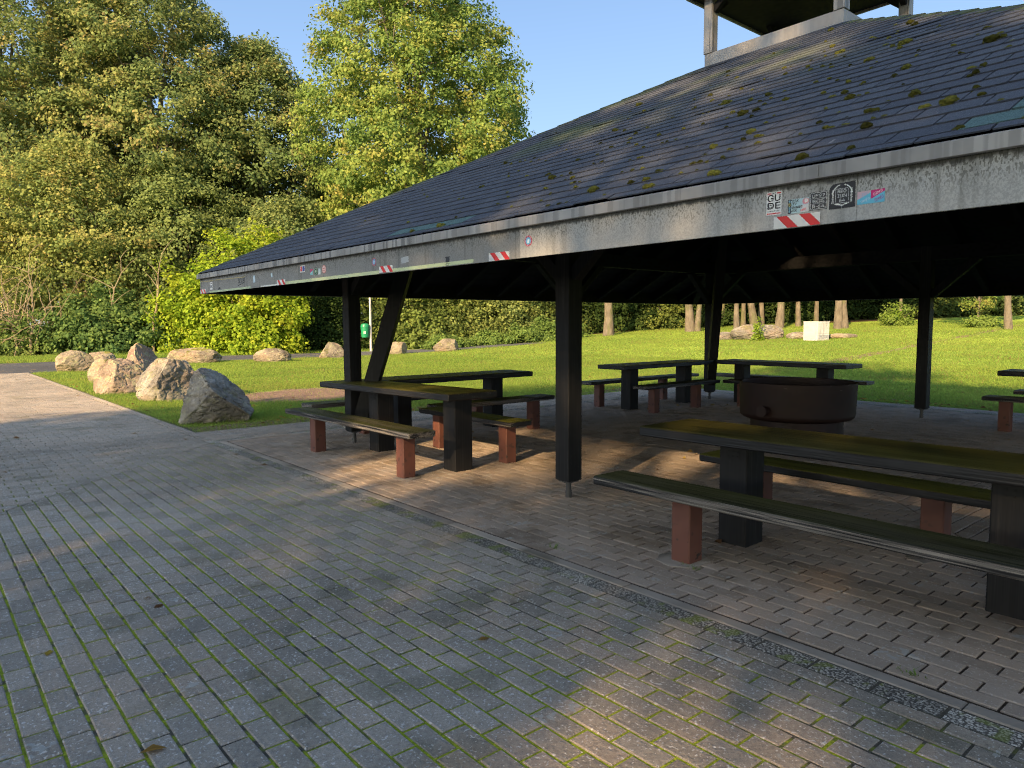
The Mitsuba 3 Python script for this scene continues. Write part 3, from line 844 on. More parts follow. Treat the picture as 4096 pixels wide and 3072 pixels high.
def table(label, axis, line, a, b, legs, z=.75, drop=0.0, notch=None):
    """axis: 0 = along x, 1 = along y; line: the other coordinate; a..b its extent. drop: how much the b end lies lower."""
    w, th = .29, .068
    t_ = thing('picnic_table', label, 'table', 'heavy black picnic tables under the pavilion')
    bb = (line - w, line + w, a, b) if axis == 1 else (a, b, line - w, line + w)
    v, f = rough_slab(*bb, z - th, z, axis)
    v[:, 2] -= drop * ((v[:, axis] - a) / (b - a) - .5) * 2
    put(t_ + '__tabletop', (v, f), 'table_wood_' + 'xy'[axis])
    for l in legs:
        zt = z - th - .003 - drop * ((l - a) / (b - a) - .5) * 2
        h = .105
        bx = (line - h, line + h, l - .10, l + .10) if axis == 1 else (l - .10, l + .10, line - h, line + h)
        k = put(t_ + '__leg', cbox(*bx, -.01, zt, .008), 'post_wood')
        for sg in (-1, 1):   # the fixing plate screwed to the leg's side
            if axis == 1: pb = (line + sg * (h + .001) - .0015, line + sg * (h + .001) + .0015, l - .05, l + .05)
            else: pb = (l - .05, l + .05, line + sg * (h + .001) - .0015, line + sg * (h + .001) + .0015)
            pl = [cbox(*pb, zt - .10, zt - .004, .0006)]
            for pu in (-.035, 0, .035):
                for pz in (-.08, -.05, -.02):
                    c_ = (line + sg * (h + .0035), l + pu, zt + pz) if axis == 1 else (l + pu, line + sg * (h + .0035), zt + pz)
                    pl.append(cbox(c_[0] - .004, c_[0] + .004, c_[1] - .004, c_[1] + .004, c_[2] - .004, c_[2] + .004, .001))
            put(k + '__plate', merge(pl), 'plate_steel')
    return t_


def bench(label, axis, line, a, b, legs, z=.448, drop=0.0, wood='bench_wood_'):
    w, th = .145, .055
    t_ = thing('bench', label, 'bench', 'plank benches on red brown steel legs')
    bb = (line - w, line + w, a, b) if axis == 1 else (a, b, line - w, line + w)
    v, f = rough_slab(*bb, z - th, z, axis, .007, .004)
    v[:, 2] -= drop * ((v[:, axis] - a) / (b - a) - .5) * 2
    put(t_ + '__seat', (v, f), wood + 'xy'[axis])
    for l in legs:
        zt = z - th - .002 - drop * ((l - a) / (b - a) - .5) * 2
        h = .066
        put(t_ + '__leg', cbox(line - h, line + h, l - h, l + h, -.01, zt, .007) if axis == 1 else cbox(l - h, l + h, line - h, line + h, -.01, zt, .007), 'painted_steel')
    return t_


TB = .59
table('black picnic table at the near left corner post, between two sunlit benches', 1, -A - .01, 1.27, 3.96, (1.53, 3.0), .762, .018)
bench('worn plank bench in front of the near left table, on the plaza side', 1, -A - TB, 1.27, 3.98, (1.56, 3.42), .452, .006)
bench('olive topped bench on the inner side of the near left table', 1, -A + TB, 1.27, 2.93, (1.49, 2.70), .448, wood='bench_algae_glare_')
table('black picnic table standing behind the near left corner post along the lawn', 0, A, -3.36, -1.02, (-3.02, -1.52), .755)
bench('bench on the lawn side of the table behind the left corner post', 0, A + TB, -4.02, -1.05, (-3.2, -1.35), .45)
bench('bench on the inner side of the table behind the left corner post', 0, A - TB, -2.92, -1.02, (-2.62, -1.29), .448)
table('black picnic table at the back corner post, on its left side', 0, A, .93, 3.38, (1.40, 2.88), .748)
bench('bench on the lawn side of the left back corner table', 0, A + TB, .95, 3.98, (1.30, 3.04), .447)
bench('bench on the inner side of the left back corner table', 0, A - TB, .95, 2.92, (1.30, 2.42), .447)
table('black picnic table behind the fire bowl, right of the back corner post', 1, A, 1.01, 3.37, (1.48, 3.0), .755)
bench('bench on the lawn side of the table behind the fire bowl', 1, A + TB, 1.0, 4.0, (1.5, 3.3), .45)
bench('bench on the inner side of the table behind the fire bowl', 1, A - TB, 1.0, 2.92, (1.4, 2.62), .447)
table('large black picnic table in the right foreground with olive green algae on its top', 1, -A - .01, -3.97, -.985, (-3.125, -1.60), .735, .012)
bench('long plank bench in the right foreground with a worn grey front edge', 1, -A - TB, -4.05, -.965, (-3.62, -1.60), .435)
bench('bench behind the large foreground table, its top streaked yellow green', 1, -A + TB, -2.95, -.95, (-2.55, -1.38), .435, wood='bench_algae_glare_')
table('black picnic table cut off by the right edge of the picture', 1, A, -3.4, -1.02, (-2.95, -1.6), .762)
bench('lawn side bench of the table cut off by the right edge', 1, A + TB, -4.0, -1.02, (-3.3, -1.5), .452)
bench('inner bench of the table cut off by the right edge', 1, A - TB, -2.92, -.98, (-2.6, -1.22), .447)

# concrete patches round the nearest bench legs, weeds in the joints
for px_, py_, w_, h_ in ((-4.26, -1.585, .19, .15), (-4.28, 1.55, .16, .14), (-3.10, -2.55, .18, .15)):
    g = np.sort(r5.uniform(0, 2 * PI, 11)); rr_ = r5.uniform(.8, 1.1, 11)
    pl = np.c_[px_ + w_ * np.cos(g) * rr_, py_ + h_ * np.sin(g) * rr_]
    put('pavilion_floor__concrete_patch', hull([(a, b, z_) for a, b in pl for z_ in (-.01, .0045)]), 'kerb_concrete')
for q_, (px_, py_, lb) in enumerate(((-4.36, -1.70, 'small weed sprouting at the foot of the foreground bench leg'), (-4.70, -.90, 'small weed in a paving joint left of the foreground bench'), (-4.75, -3.05, 'tuft of grass in a joint at the far right of the paving'))):
    r_ = np.random.default_rng(60 + q_); n_ = 26
    p0 = np.c_[px_ + r_.normal(0, .012, n_), py_ + r_.normal(0, .03, n_), np.full(n_, -.004)]
    g = r_.uniform(0, 2 * PI, n_); L = r_.uniform(.015, .05, n_)
    tip = p0 + np.c_[np.cos(g) * L * .8, np.sin(g) * L * .8, L * .7]; sd = np.c_[-np.sin(g), np.cos(g), g * 0] * .003
    v = np.stack([p0 - sd, p0 + sd, tip], 1).reshape(-1, 3)
    tag(put('weed', (v, np.arange(3 * n_).reshape(-1, 3)), 'blade', color=np.repeat(np.array([.16, .26, .05]) * r_.uniform(.6, 1.3, (n_, 1)), 3, 0)), lb, 'weed')

# ------------------------------------------------------------------ fire bowl
fb = thing('fire_bowl', 'big round rusty brown steel fire bowl on a low drum amid the tables', 'fire bowl')
put(fb + '__bowl', lathe([(0, .33), (.50, .33), (.585, .345), (.612, .37), (.620, .40), (.632, .735), (.632, .752), (.618, .755), (.606, .75), (.594, .50), (0, .46)], 72), 'bowl_steel', 35)
put(fb + '__base', lathe([(0, -.01), (.50, -.01), (.50, .326), (0, .326)], 60), 'bowl_steel', 35)
d_ = np.array([-.80, -.60, 0]) / 1.0
d_ = np.array([-1, .035, 0]); d_ /= np.linalg.norm(d_)
put(fb + '__spigot', merge([tube([d_ * .60 + [0, 0, .46], d_ * .70 + [0, 0, .46]], [.05, .05], 20), tube([d_ * .70 + [0, 0, .46], d_ * .7001 + [0, 0, .46], d_ * .718 + [0, 0, .46], d_ * .7181 + [0, 0, .46]], [.001, .062, .062, .001], 20)]), 'bowl_steel')

# ------------------------------------------------------------------ boulders
RT, AW = np.array([.763, -.646, 0]), np.array([.646, .763, 0])    # to the right of and away from the camera


def spot(px, depth):
    """Ground point at a pixel column of the full picture (0..2212) and a depth in metres."""
    p = CAM + depth * (AW + RT * (px - 1106) / 1550.0)
    return float(p[0]), float(p[1])


def boulder(pos, width, height, deep, seed, bsdf, label, cuts=(), rough=.12, squash=1.0, sink=.12, sub=5):
    """cuts: planes (right, away, up, distance) in units of the half sizes that shear off a face."""
    m = trimesh.creation.icosphere(subdivisions=sub)
    v = m.vertices.copy()
    rr = np.random.default_rng(seed)
    pl = [np.array(c, float) for c in cuts]
    for _ in range(4):
        n = rr.normal(size=3); n /= np.linalg.norm(n); pl.append(np.r_[n, rr.uniform(.84, .98)])
    for c in pl:
        n = c[:3] / np.linalg.norm(c[:3]); d = v @ n - c[3]
        v -= np.where(d > 0, d * .93, 0)[:, None] * n
    nn = v / np.linalg.norm(v, axis=1, keepdims=True)
    v += nn * ((meshkit.fbm(v * 1.7 + seed, 3, seed) - .5) * rough * 2 + (meshkit.fbm(v * 6 + seed, 3, seed + 9) - .5) * rough * 1.1 + (np.abs(meshkit.fbm(v * 3.1 + seed, 2, seed + 4) - .5) < .03) * -.03)[:, None]
    lo = -.55
    v[:, 2] = np.where(v[:, 2] < lo, lo + (v[:, 2] - lo) * .3, v[:, 2])
    v -= (v.max(0) + v.min(0)) / 2
    v /= (v.max(0) - v.min(0)) / 2
    full = height * (1 + sink)
    w = v[:, :1] * RT * width / 2 + v[:, 1:2] * AW * deep / 2
    w[:, 2] += (v[:, 2] + 1) / 2 * full - full + height + terr(pos[0], pos[1])
    vd = np.array(pos) - CAM[:2]
    w[:, :2] += pos + vd / np.linalg.norm(vd) * deep * .42
    k = numbered('boulder'); scene[k] = mikit.ply((w, m.faces), bsdf, 38)
    tag(k, label, 'boulder', None)


boulder((-4.33, 6.57), 1.02, .80, .95, 3, 'rock_grey', 'big dark grey boulder nearest the pavilion, in shade, with a broken undercut face', [(.70, -.05, .70, .40), (-.97, -.1, .2, .70), (-.35, -.9, .3, .55), (.30, -.85, -.42, .45), (.9, .1, .3, .85)], .10, sink=.10, sub=5)
boulder(spot(352, 13.5), 1.16, .80, 1.0, 8, 'rock_grey', 'grey shaded boulder second nearest the pavilion, with a smooth slanting left face', [(-.62, -.55, .55, .52), (.85, -.5, .1, .62), (.1, .1, 1, .86)], .09, sink=.10, sub=5)
boulder(spot(256, 15.0), 1.05, .74, .9, 14, 'rock_pink', 'pinkish boulder with pale lichen leaning in front of a taller one', [(-.5, -.75, .4, .62), (.7, -.5, .3, .7)], .10)
boulder(spot(304, 15.5), 1.0, 1.06, .9, 17, 'rock_pink', 'tall reddish boulder with dark streaks, highest of the left row', [(-.7, -.5, .45, .66), (.75, -.1, .62, .55)], .10)
boulder((-3.95, 16.40), .78, .66, .7, 20, 'rock_tan', 'small pale lichened boulder in the left row, before another pale one', [(-.4, -.8, .4, .6)], .12)
boulder((-2.75, 23.0), .95, .57, .7, 24, 'rock_tan', 'pale flat topped boulder half hidden in the left row', [(0, -.2, 1, .66), (-.9, 0, .1, .8)], .09)
boulder((-3.72, 21.9), 1.18, .68, .9, 26, 'rock_tan', 'leftmost boulder, moss on its rounded top, beside the paved path', [(.75, -.62, .1, .55), (0, -.7, -.7, .6)], .09)
boulder((.65, 24.6), 2.04, .58, 1.1, 31, 'rock_tan', 'long low tan boulder by the road, mossy at its right end', [(.95, -.1, .1, .88), (0, -.3, .95, .72)], .08)
boulder((3.14, 23.2), 1.5, .53, 1.0, 37, 'rock_tan', 'low rounded boulder lying alone on the lawn near the road', [], .09)
boulder((6.18, 24.3), 1.1, .70, .9, 41, 'rock_tan', 'pointed boulder beside the left corner post, seen against the road', [(.62, -.6, .5, .42), (-.9, -.2, .45, .6)], .08)
boulder((9.66, 24.7), .9, .58, .8, 43, 'rock_tan', 'squarish pale boulder partly behind the leaning strut', [(0, 0, 1, .7), (-.9, -.2, 0, .7), (.9, -.2, 0, .7)], .07)
boulder((11.9, 24.0), 1.24, .60, .9, 47, 'rock_tan', 'angular tan boulder on the lawn right of the leaning strut', [(.95, -.1, .1, .75), (-.7, -.2, .7, .6), (0, 0, 1, .75)], .08)
boulder((21.56, 13.43), 2.45, .68, 1.6, 53, 'rock_grey', 'large weathered boulder with an orange stain behind a small yellow shrub', [(0, 0, 1, .8)], .09)
boulder((21.3, 14.9), .9, .36, .8, 57, 'rock_grey', 'low flat stone at the left end of the large lawn boulder', [], .1)
boulder((22.4, 11.95), 1.0, .30, .8, 59, 'rock_grey', 'low grey stone between the large lawn boulder and the white cabinet', [], .1)
boulder((23.0, 10.25), 1.35, .2, .8, 61, 'rock_tan', 'flat pale stones lying right of the white cabinet', [], .12)

# ------------------------------------------------------------------ cabinet, bin and pole
cb = thing('utility_cabinet', 'white metal cabinet standing on the sunny lawn, right side streaked with painted shade', 'cabinet')
cz = float(terr(21.3, 10.5))


def at(p, ang, m):
    M = trimesh.transformations.rotation_matrix(ang, (0, 0, 1)); M[:3, 3] = p
    v, f = (m.vertices, m.faces) if hasattr(m, 'faces') else m
    return trimesh.transformations.transform_points(v, M), f


ca = math.radians(-14)
put(cb + '__body', at((21.7, 10.75, cz), ca, cbox(-.36, .36, -.36, .36, .0, .80, .01)), 'white_paint')
put(cb + '__lid', at((21.7, 10.75, cz), ca, cbox(-.375, .375, -.375, .375, .803, .83, .006)), 'white_paint')
put(cb + '__door', at((21.7, 10.75, cz), ca, cbox(-.33, .33, -.372, -.362, .30, .77, .003)), 'white_paint')
k = put(cb + '__grille', merge([at((21.7, 10.75, cz), ca, cbox(-.30, .30, -.374, -.362, .08 + .045 * i_, .105 + .045 * i_, .002)) for i_ in range(4)]), 'galvanised')
lp = thing('pole', 'slim white metal pole by the road behind the left corner post', 'pole')
pz = float(terr(11.1, 29.7))
put(lp + '__shaft', tube([(11.1, 29.7, pz - .05), (11.1, 29.7, pz + 2.2), (11.1, 29.7, pz + 4.6)], [.065, .06, .045], 16), 'white_paint', 40)
put(lp + '__collar', tube([(11.1, 29.7, pz + 1.3), (11.1, 29.7, pz + 1.36)], [.075, .075], 16), 'galvanised')
bn = thing('litter_bin', 'green plastic litter bin hung on the white pole', 'litter bin')
bc = np.array([10.82, 29.78, pz])
put(bn + '__body', lathe([(0, .72), (.17, .72), (.20, .76), (.225, 1.22), (.225, 1.26), (.0, 1.26)], 28, bc), 'green_plastic', 35)
put(bn + '__hood', lathe([(.225, 1.262), (.235, 1.27), (.235, 1.33), (.20, 1.42), (.10, 1.46), (0, 1.465)], 28, bc), 'green_plastic', 35)
put(bn + '__badge', at(bc + [-.13, -.188, .98], math.radians(-35), cbox(-.06, .06, -.004, .004, -.07, .07, .002)), 'pale_green')


# ------------------------------------------------------------------ foliage
def leaves(centers, per, spread, size, pal, r, flat=.6, updown=.35, axis=None):
    """Leaf shaped two-triangle faces scattered round the clump centres: (vertices, faces, colours)."""
    n = len(centers) * per
    c = np.repeat(np.asarray(centers, float), per, 0)
    s = np.repeat(np.broadcast_to(np.asarray(spread, float), (len(centers),)), per)
    off = r.normal(size=(n, 3)); off /= np.linalg.norm(off, axis=1, keepdims=True) + 1e-9
    off *= (r.random(n) ** .5)[:, None] * s[:, None] * [1, 1, flat]
    p = c + off
    # blade direction outward and random, surface normal leaning up and outward
    out = 0
    if axis is not None:   # blades turn their faces out of the crown, to the light
        out = c - axis; out = out / (np.linalg.norm(out, axis=1, keepdims=True) + 1e-9) * .75
    nrm = r.normal(size=(n, 3)) * .65 + out + off / (s[:, None] + 1e-9) * .7 + [0, 0, updown]
    nrm /= np.linalg.norm(nrm, axis=1, keepdims=True)
    t = r.normal(size=(n, 3)); t -= (t * nrm).sum(1, keepdims=True) * nrm; t /= np.linalg.norm(t, axis=1, keepdims=True)
    b = np.cross(nrm, t)
    L = (size * r.uniform(.65, 1.35, n))[:, None]; W = L * .38
    v = np.stack([p - t * L * .5, p + b * W - nrm * L * .08, p + t * L * .5, p - b * W - nrm * L * .08], 1).reshape(-1, 3)
    i4 = np.arange(n)[:, None] * 4
    f = np.vstack([i4 + [0, 1, 2], i4 + [0, 2, 3]])
    pal = np.asarray(pal, float)
    clump = np.repeat(r.random(len(centers)), per)
    w = np.clip(clump * .7 + r.random(n) * .45 - .07, 0, .999) * (len(pal) - 1)
    k = w.astype(int); fr = (w - k)[:, None]
    col = (pal[k] * (1 - fr) + pal[k + 1] * fr) * r.uniform(.75, 1.25, (n, 1))
    return v, f, np.repeat(col, 4, 0)


OAK = [(.130, .195, .080), (.190, .260, .098), (.255, .315, .112), (.335, .365, .125), (.40, .33, .14)]
OLIVE = [(.180, .245, .090), (.260, .325, .105), (.340, .385, .120), (.400, .405, .130), (.43, .37, .14)]
LIGHT = [(.130, .215, .062), (.190, .285, .075), (.255, .345, .088), (.330, .385, .095), (.36, .33, .10)]
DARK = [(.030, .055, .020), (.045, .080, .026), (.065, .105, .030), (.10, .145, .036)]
HAZEL = [(.085, .160, .060), (.125, .210, .070), (.175, .265, .080), (.25, .33, .09)]
YELLOW = [(.180, .290, .034), (.270, .390, .040), (.360, .455, .046), (.43, .46, .052)]
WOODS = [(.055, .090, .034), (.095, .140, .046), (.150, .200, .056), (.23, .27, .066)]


def crown_points(r, n, base, top, rad, lump=.25, seed=0, bias=.6, peak=.45, low=.35):
    """Clump centres in a lumpy crown: more of them near its surface. rad: (rx, ry)."""
    out = []
    H = top - base
    while len(out) < n:
        h = r.random(); g = r.uniform(0, 2 * PI)
        prof = np.interp(h, [0, .12, peak, .8, 1], [low, .75, 1.0, .68, .12])
        e = 1 + lump * 2 * (float(meshkit.noise(np.array([math.cos(g) * 1.8 + 5, math.sin(g) * 1.8, h * 4.2]), seed)) - .5)
        q = r.random() ** (1 - bias)
        if r.random() > .25 + .75 * prof: continue
        out.append((math.cos(g) * rad[0] * prof * e * q, math.sin(g) * rad[1] * prof * e * q, base + h * H))
    return np.array(out)


def tree(name, label, cat, pos, top, rad, base, trunk_r, n_cl, per, leaf, spread, pal, seed, group=None, lean=(0, 0), limbs=9, bias=.68, flat=.6, lump=.25, bare=None, holes=(), peak=.45):
    r = np.random.default_rng(seed)
    x, y = pos; z0 = float(terr(x, y))
    t_ = thing(name, label, cat, group)
    rad = rad if isinstance(rad, tuple) else (rad, rad)
    cl = crown_points(r, n_cl, base, top, rad, lump, seed, bias, peak)
    fork = base + (top - base) * .25
    hh = np.linspace(-.15, top * .86, 9)
    path = np.stack([x + lean[0] * hh / top + r.normal(0, .04, 9) * trunk_r * 3, y + lean[1] * hh / top + r.normal(0, .04, 9) * trunk_r * 3, z0 + hh], 1)
    rr = trunk_r * np.interp(hh / top, [0, .03, .3, .9], [1.35, 1.0, .75, .12])
    put(t_ + '__trunk', tube(path, rr, 10), 'bark', 60)
    ctr = np.array([x, y, z0])
    wc = cl + ctr + np.stack([lean[0] * cl[:, 2] / top, lean[1] * cl[:, 2] / top, cl[:, 2] * 0], 1)
    if len(holes):
        keep = np.ones(len(wc), bool)
        for hp, hr in holes:   # gaps in the crown where sun gets through
            d = wc - np.asarray(hp); s_ = SUN / np.linalg.norm(SUN)
            perp = d - (d @ s_)[:, None] * s_
            keep &= np.linalg.norm(perp, axis=1) > hr
        wc = wc[keep]
    br = []
    pick = wc[r.choice(len(wc), min(limbs * 5, len(wc)), False)]
    mains = pick[:limbs]
    for m_ in mains:
        hs = np.clip((m_[2] - z0) * r.uniform(.35, .7), base * .8 + .2, top * .8)
        st = np.array([np.interp(hs, hh, path[:, k_]) for k_ in range(3)])
        u = np.linspace(0, 1, 6)[:, None]
        sag = np.array([0, 0, 1]) * np.sin(u * PI) * np.linalg.norm(m_ - st) * .08
        p_ = st + (m_ - st) * u + sag + r.normal(0, .05, (6, 3)) * u
        br.append(tube(p_, trunk_r * np.linspace(.38, .06, 6), 5))
    for m_ in pick[limbs:]:
        k_ = np.argmin(np.linalg.norm(mains - m_, axis=1)); st = mains[k_] * .55 + ctr * .45 * [1, 1, 0] + [0, 0, mains[k_][2] * .40]
        u = np.linspace(0, 1, 4)[:, None]
        br.append(tube(st + (m_ - st) * u + r.normal(0, .08, (4, 3)) * u, trunk_r * np.linspace(.14, .03, 4), 4))
    if br: put(t_ + '__branches', merge(br), 'bark')
    v, f, c = leaves(wc, per, spread * r.uniform(.7, 1.3, len(wc)), leaf, pal, r, flat, axis=np.array([x, y, z0 + base + (top - base) * .4]))
    put(t_ + '__crown', (v, f), 'leaf', color=c)
    return t_


def bush(name, label, cat, pos, size, n_cl, per, leaf, spread, pal, seed, group=None, stems=7, lift=0.0, yaw=None):
    """A dome of foliage on the ground, size = (half width along the picture, half depth, height)."""
    r = np.random.default_rng(seed)
    x, y = pos; z0 = float(terr(x, y))
    t_ = thing(name, label, cat, group)
    R2 = np.stack([RT, AW, [0, 0, 1]])
    cl = []
    while len(cl) < n_cl:
        d = r.normal(size=3); d /= np.linalg.norm(d); d[2] = abs(d[2])
        e = .58 + .80 * float(meshkit.noise(d * 2.6 + 3, seed))
        q = e * r.random() ** .35
        if r.random() < .25: q = e * r.uniform(.3, 1); d[2] *= .5
        cl.append(d * q * [size[0], size[1], size[2]])
    cl = np.array(cl); cl[:, 2] = np.maximum(cl[:, 2], spread * .30) + lift
    w = cl @ R2 + [x, y, z0]
    st = []
    for m_ in w[r.choice(len(w), min(stems, len(w)), False)]:
        b0 = np.array([x, y, z0 - .05]) + r.normal(0, .12, 3) * [size[0], size[1], 0]
        u = np.linspace(0, 1, 5)[:, None]
        st.append(tube(b0 + (m_ - b0) * u + np.array([0, 0, .12]) * np.sin(u * PI) * size[2], np.linspace(.03, .008, 5) * max(.4, min(2, size[2] / 2)), 5))
    put(t_ + '__stems', merge(st), 'bark')
    v, f, c = leaves(w, per, spread * r.uniform(.7, 1.3, len(w)), leaf, pal, r, .75, axis=np.array([x, y, z0]))
    put(t_ + '__foliage', (v, f), 'leaf', color=c)
    return t_


# far left: tall wood beyond the road
tree('oak_tree', 'tall broad oak filling the top left of the picture', 'tree', spot(40, 46), 26.5, (10.0, 8.6), 4.5, .42, 1500, 110, .19, .95, OAK, 101, limbs=12)
tree('oak_tree', 'oak with rusty tips whose crown slopes down to the blue gap of sky', 'tree', spot(350, 47), 24.5, (7.2, 7.0), 4.0, .38, 1200, 110, .19, .9, OAK, 102, limbs=12)
tree('oak_tree', 'smaller dark oak filling the dip between the two tall crowns', 'tree', spot(575, 49), 20.0, (5.6, 5.2), 3.0, .32, 800, 105, .20, .95, [OAK[0], OAK[1], OAK[2], OAK[4]], 103)
tree('maple_tree', 'tall bright yellow green tree standing free against the blue sky', 'tree', spot(915, 44), 24.0, (7.4, 6.8), 2.6, .36, 1700, 100, .18, .80, LIGHT, 104, limbs=14, lump=.22, peak=.45, bias=.55)
tree('hornbeam_tree', 'olive yellow bushy tree in front of the tall oaks at the left', 'tree', spot(175, 40.5), 11.4, (5.6, 4.4), 1.6, .2, 620, 80, .16, .85, OLIVE, 105)
tree('hornbeam_tree', 'olive bushy tree behind the bright yellow green shrub', 'tree', spot(395, 43), 11.0, (4.6, 4.0), 1.5, .2, 460, 80, .17, .85, [OLIVE[0], OLIVE[1], OAK[2], OAK[1]], 106)
tree('hornbeam_tree', 'lower dark green tree at the foot of the bright free standing tree', 'tree', spot(640, 43), 8.8, (4.2, 3.6), 1.4, .18, 400, 80, .17, .85, OAK[:4], 107)
# wood behind, closing the view between the trunks
r6 = np.random.default_rng(77)
WL = ['dark wood tree ' + w for w in ('at the far left edge', 'behind the tall oaks', 'in the gap right of the oaks', 'low behind the bright tree, left side', 'behind the bright tree, right side', 'behind the roof slope left of the middle post', 'above the thick lone trunk', 'left of the back corner post', 'behind the large boulder', 'behind the white cabinet', 'right of the white cabinet', 'right of the back right post', 'beyond the right edge', 'nearest behind the back right post', 'nearest at the right edge')]
for q_, (px, dp, h_, rd) in enumerate(((-60, 50, 17, 6), (250, 55, 20, 7), (520, 56, 16, 6), (720, 54, 13, 6), (960, 53, 11, 5.5), (1130, 52, 11.5, 5.5), (1290, 56, 11.5, 5.5), (1450, 55, 11.5, 5.5), (1600, 54, 11.5, 5.5), (1760, 54, 11.5, 5.5), (1920, 54, 12, 5.5), (2080, 52, 12, 5.5), (2250, 52, 12, 6), (2020, 50, 10, 5), (2150, 49, 10, 5))):
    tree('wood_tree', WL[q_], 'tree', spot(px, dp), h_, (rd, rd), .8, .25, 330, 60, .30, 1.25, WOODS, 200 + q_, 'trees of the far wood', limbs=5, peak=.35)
# shrubs by the road
bush('hazel_bush', 'broad dark green hazel bush behind the left row of boulders', 'bush', spot(235, 37.5), (4.6, 2.2, 3.9), 560, 60, .18, .55, HAZEL, 301, stems=14)
bush('hazel_bush', 'lower leafy bush at the far left edge behind the road', 'bush', spot(10, 36.5), (2.2, 1.5, 2.0), 200, 60, .14, .5, [HAZEL[1], HAZEL[2], HAZEL[3], OLIVE[2]], 302)
bush('yellow_bush', 'bright yellow green shrub beside the left corner of the roof', 'bush', spot(528, 37.0), (3.6, 2.0, 6.6), 520, 60, .18, .62, YELLOW, 303, stems=12)
bush('yellow_bush', 'yellow green shrub lobe hanging over the road left of the roof corner', 'bush', spot(420, 37.5), (2.0, 1.5, 4.6), 230, 60, .18, .55, YELLOW, 304)
bush('undergrowth_bush', 'dark bush in the gap right of the yellow green shrub', 'bush', spot(700, 40), (2.6, 1.5, 3.6), 230, 60, .15, .6, DARK, 305)
UL = ['green shrub behind the pole with the litter bin', 'light green shrub right of the leaning strut', 'olive shrub in the undergrowth wall above the angular tan boulder', 'olive shrub midway between strut and middle post', 'green shrub just left of the middle post',
      'dark shrub just right of the middle post', 'dark shrub behind the thick lone trunk', 'dark shrub left of the forked trunk', 'dark shrub behind the back corner post', 'dark shrub left of the back right post', 'dark shrub between the cabinet and the yellow green shrub',
      'dark shrub behind the back right post', 'green shrub right of the back right post', 'green shrub near the right edge behind the bright sapling', 'olive shrub at the right edge of the picture', 'dark shrub behind the large lawn boulder', 'dark shrub behind the slender trunk left of the cabinet']
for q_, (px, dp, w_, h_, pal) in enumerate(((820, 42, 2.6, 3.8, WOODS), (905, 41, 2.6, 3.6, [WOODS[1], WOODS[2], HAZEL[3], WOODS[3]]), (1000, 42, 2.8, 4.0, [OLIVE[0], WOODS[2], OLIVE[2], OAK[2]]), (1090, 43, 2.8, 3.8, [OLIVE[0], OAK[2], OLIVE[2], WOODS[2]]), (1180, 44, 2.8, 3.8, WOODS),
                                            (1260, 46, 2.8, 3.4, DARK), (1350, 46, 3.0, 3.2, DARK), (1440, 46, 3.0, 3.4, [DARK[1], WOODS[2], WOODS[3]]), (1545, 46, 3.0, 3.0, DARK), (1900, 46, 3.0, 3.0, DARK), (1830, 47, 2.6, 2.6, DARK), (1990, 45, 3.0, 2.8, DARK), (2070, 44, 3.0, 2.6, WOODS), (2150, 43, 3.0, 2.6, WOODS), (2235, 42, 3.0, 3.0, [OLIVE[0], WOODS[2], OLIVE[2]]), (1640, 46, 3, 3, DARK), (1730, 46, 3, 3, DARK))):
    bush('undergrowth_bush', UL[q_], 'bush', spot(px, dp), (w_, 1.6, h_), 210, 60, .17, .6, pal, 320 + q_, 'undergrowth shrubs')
for q_, (px, dp, w_, h_) in enumerate(((1130, 38.5, 1.3, .9), (1170, 39.5, 1.5, 1.3), (1215, 40.5, 1.5, .9), (1060, 39, 1.2, .7), (960, 37.5, 1.3, .6))):
    bush('bramble', ('low sunlit bramble at the lawn edge left of the middle post', 'tallest sunlit bramble, just left of the middle post', 'sunlit bramble seen at the right side of the middle post', 'small bramble on the lawn edge under the middle of the left eave', 'flat bramble behind the angular tan boulder')[q_], 'bush', spot(px, dp), (w_, .8, h_), 70, 55, .12, .36, [LIGHT[0], LIGHT[1], LIGHT[2]], 340 + q_, 'brambles at the lawn edge')
bush('young_shrub', 'small yellow shrub growing in front of the large lawn boulder', 'bush', (21.0, 13.1), (.26, .22, 1.05), 30, 26, .09, .20, [YELLOW[0], YELLOW[1], LIGHT[2]], 350, stems=8)
bush('young_shrub', 'yellow green shrub at the wood edge right of the white cabinet', 'bush', spot(1935, 37.5), (.9, .7, 1.3), 60, 45, .11, .35, [LIGHT[1], LIGHT[2], YELLOW[0]], 351)
bush('young_shrub', 'low yellow green shrub under the sapling near the right edge', 'bush', spot(2118, 33.5), (.7, .6, .6), 60, 45, .10, .3, [LIGHT[1], LIGHT[2], YELLOW[0]], 352)
tree('sapling', 'light green sapling with several thin stems at the wood edge, right of the cabinet', 'tree', spot(1942, 39), 6.0, (1.7, 1.6), 1.7, .09, 70, 45, .14, .5, LIGHT, 353)
tree('sapling', 'bright leafy sapling near the right edge of the picture', 'tree', spot(2110, 34.5), 5.2, (1.4, 1.3), .8, .07, 80, 45, .13, .45, LIGHT, 354)
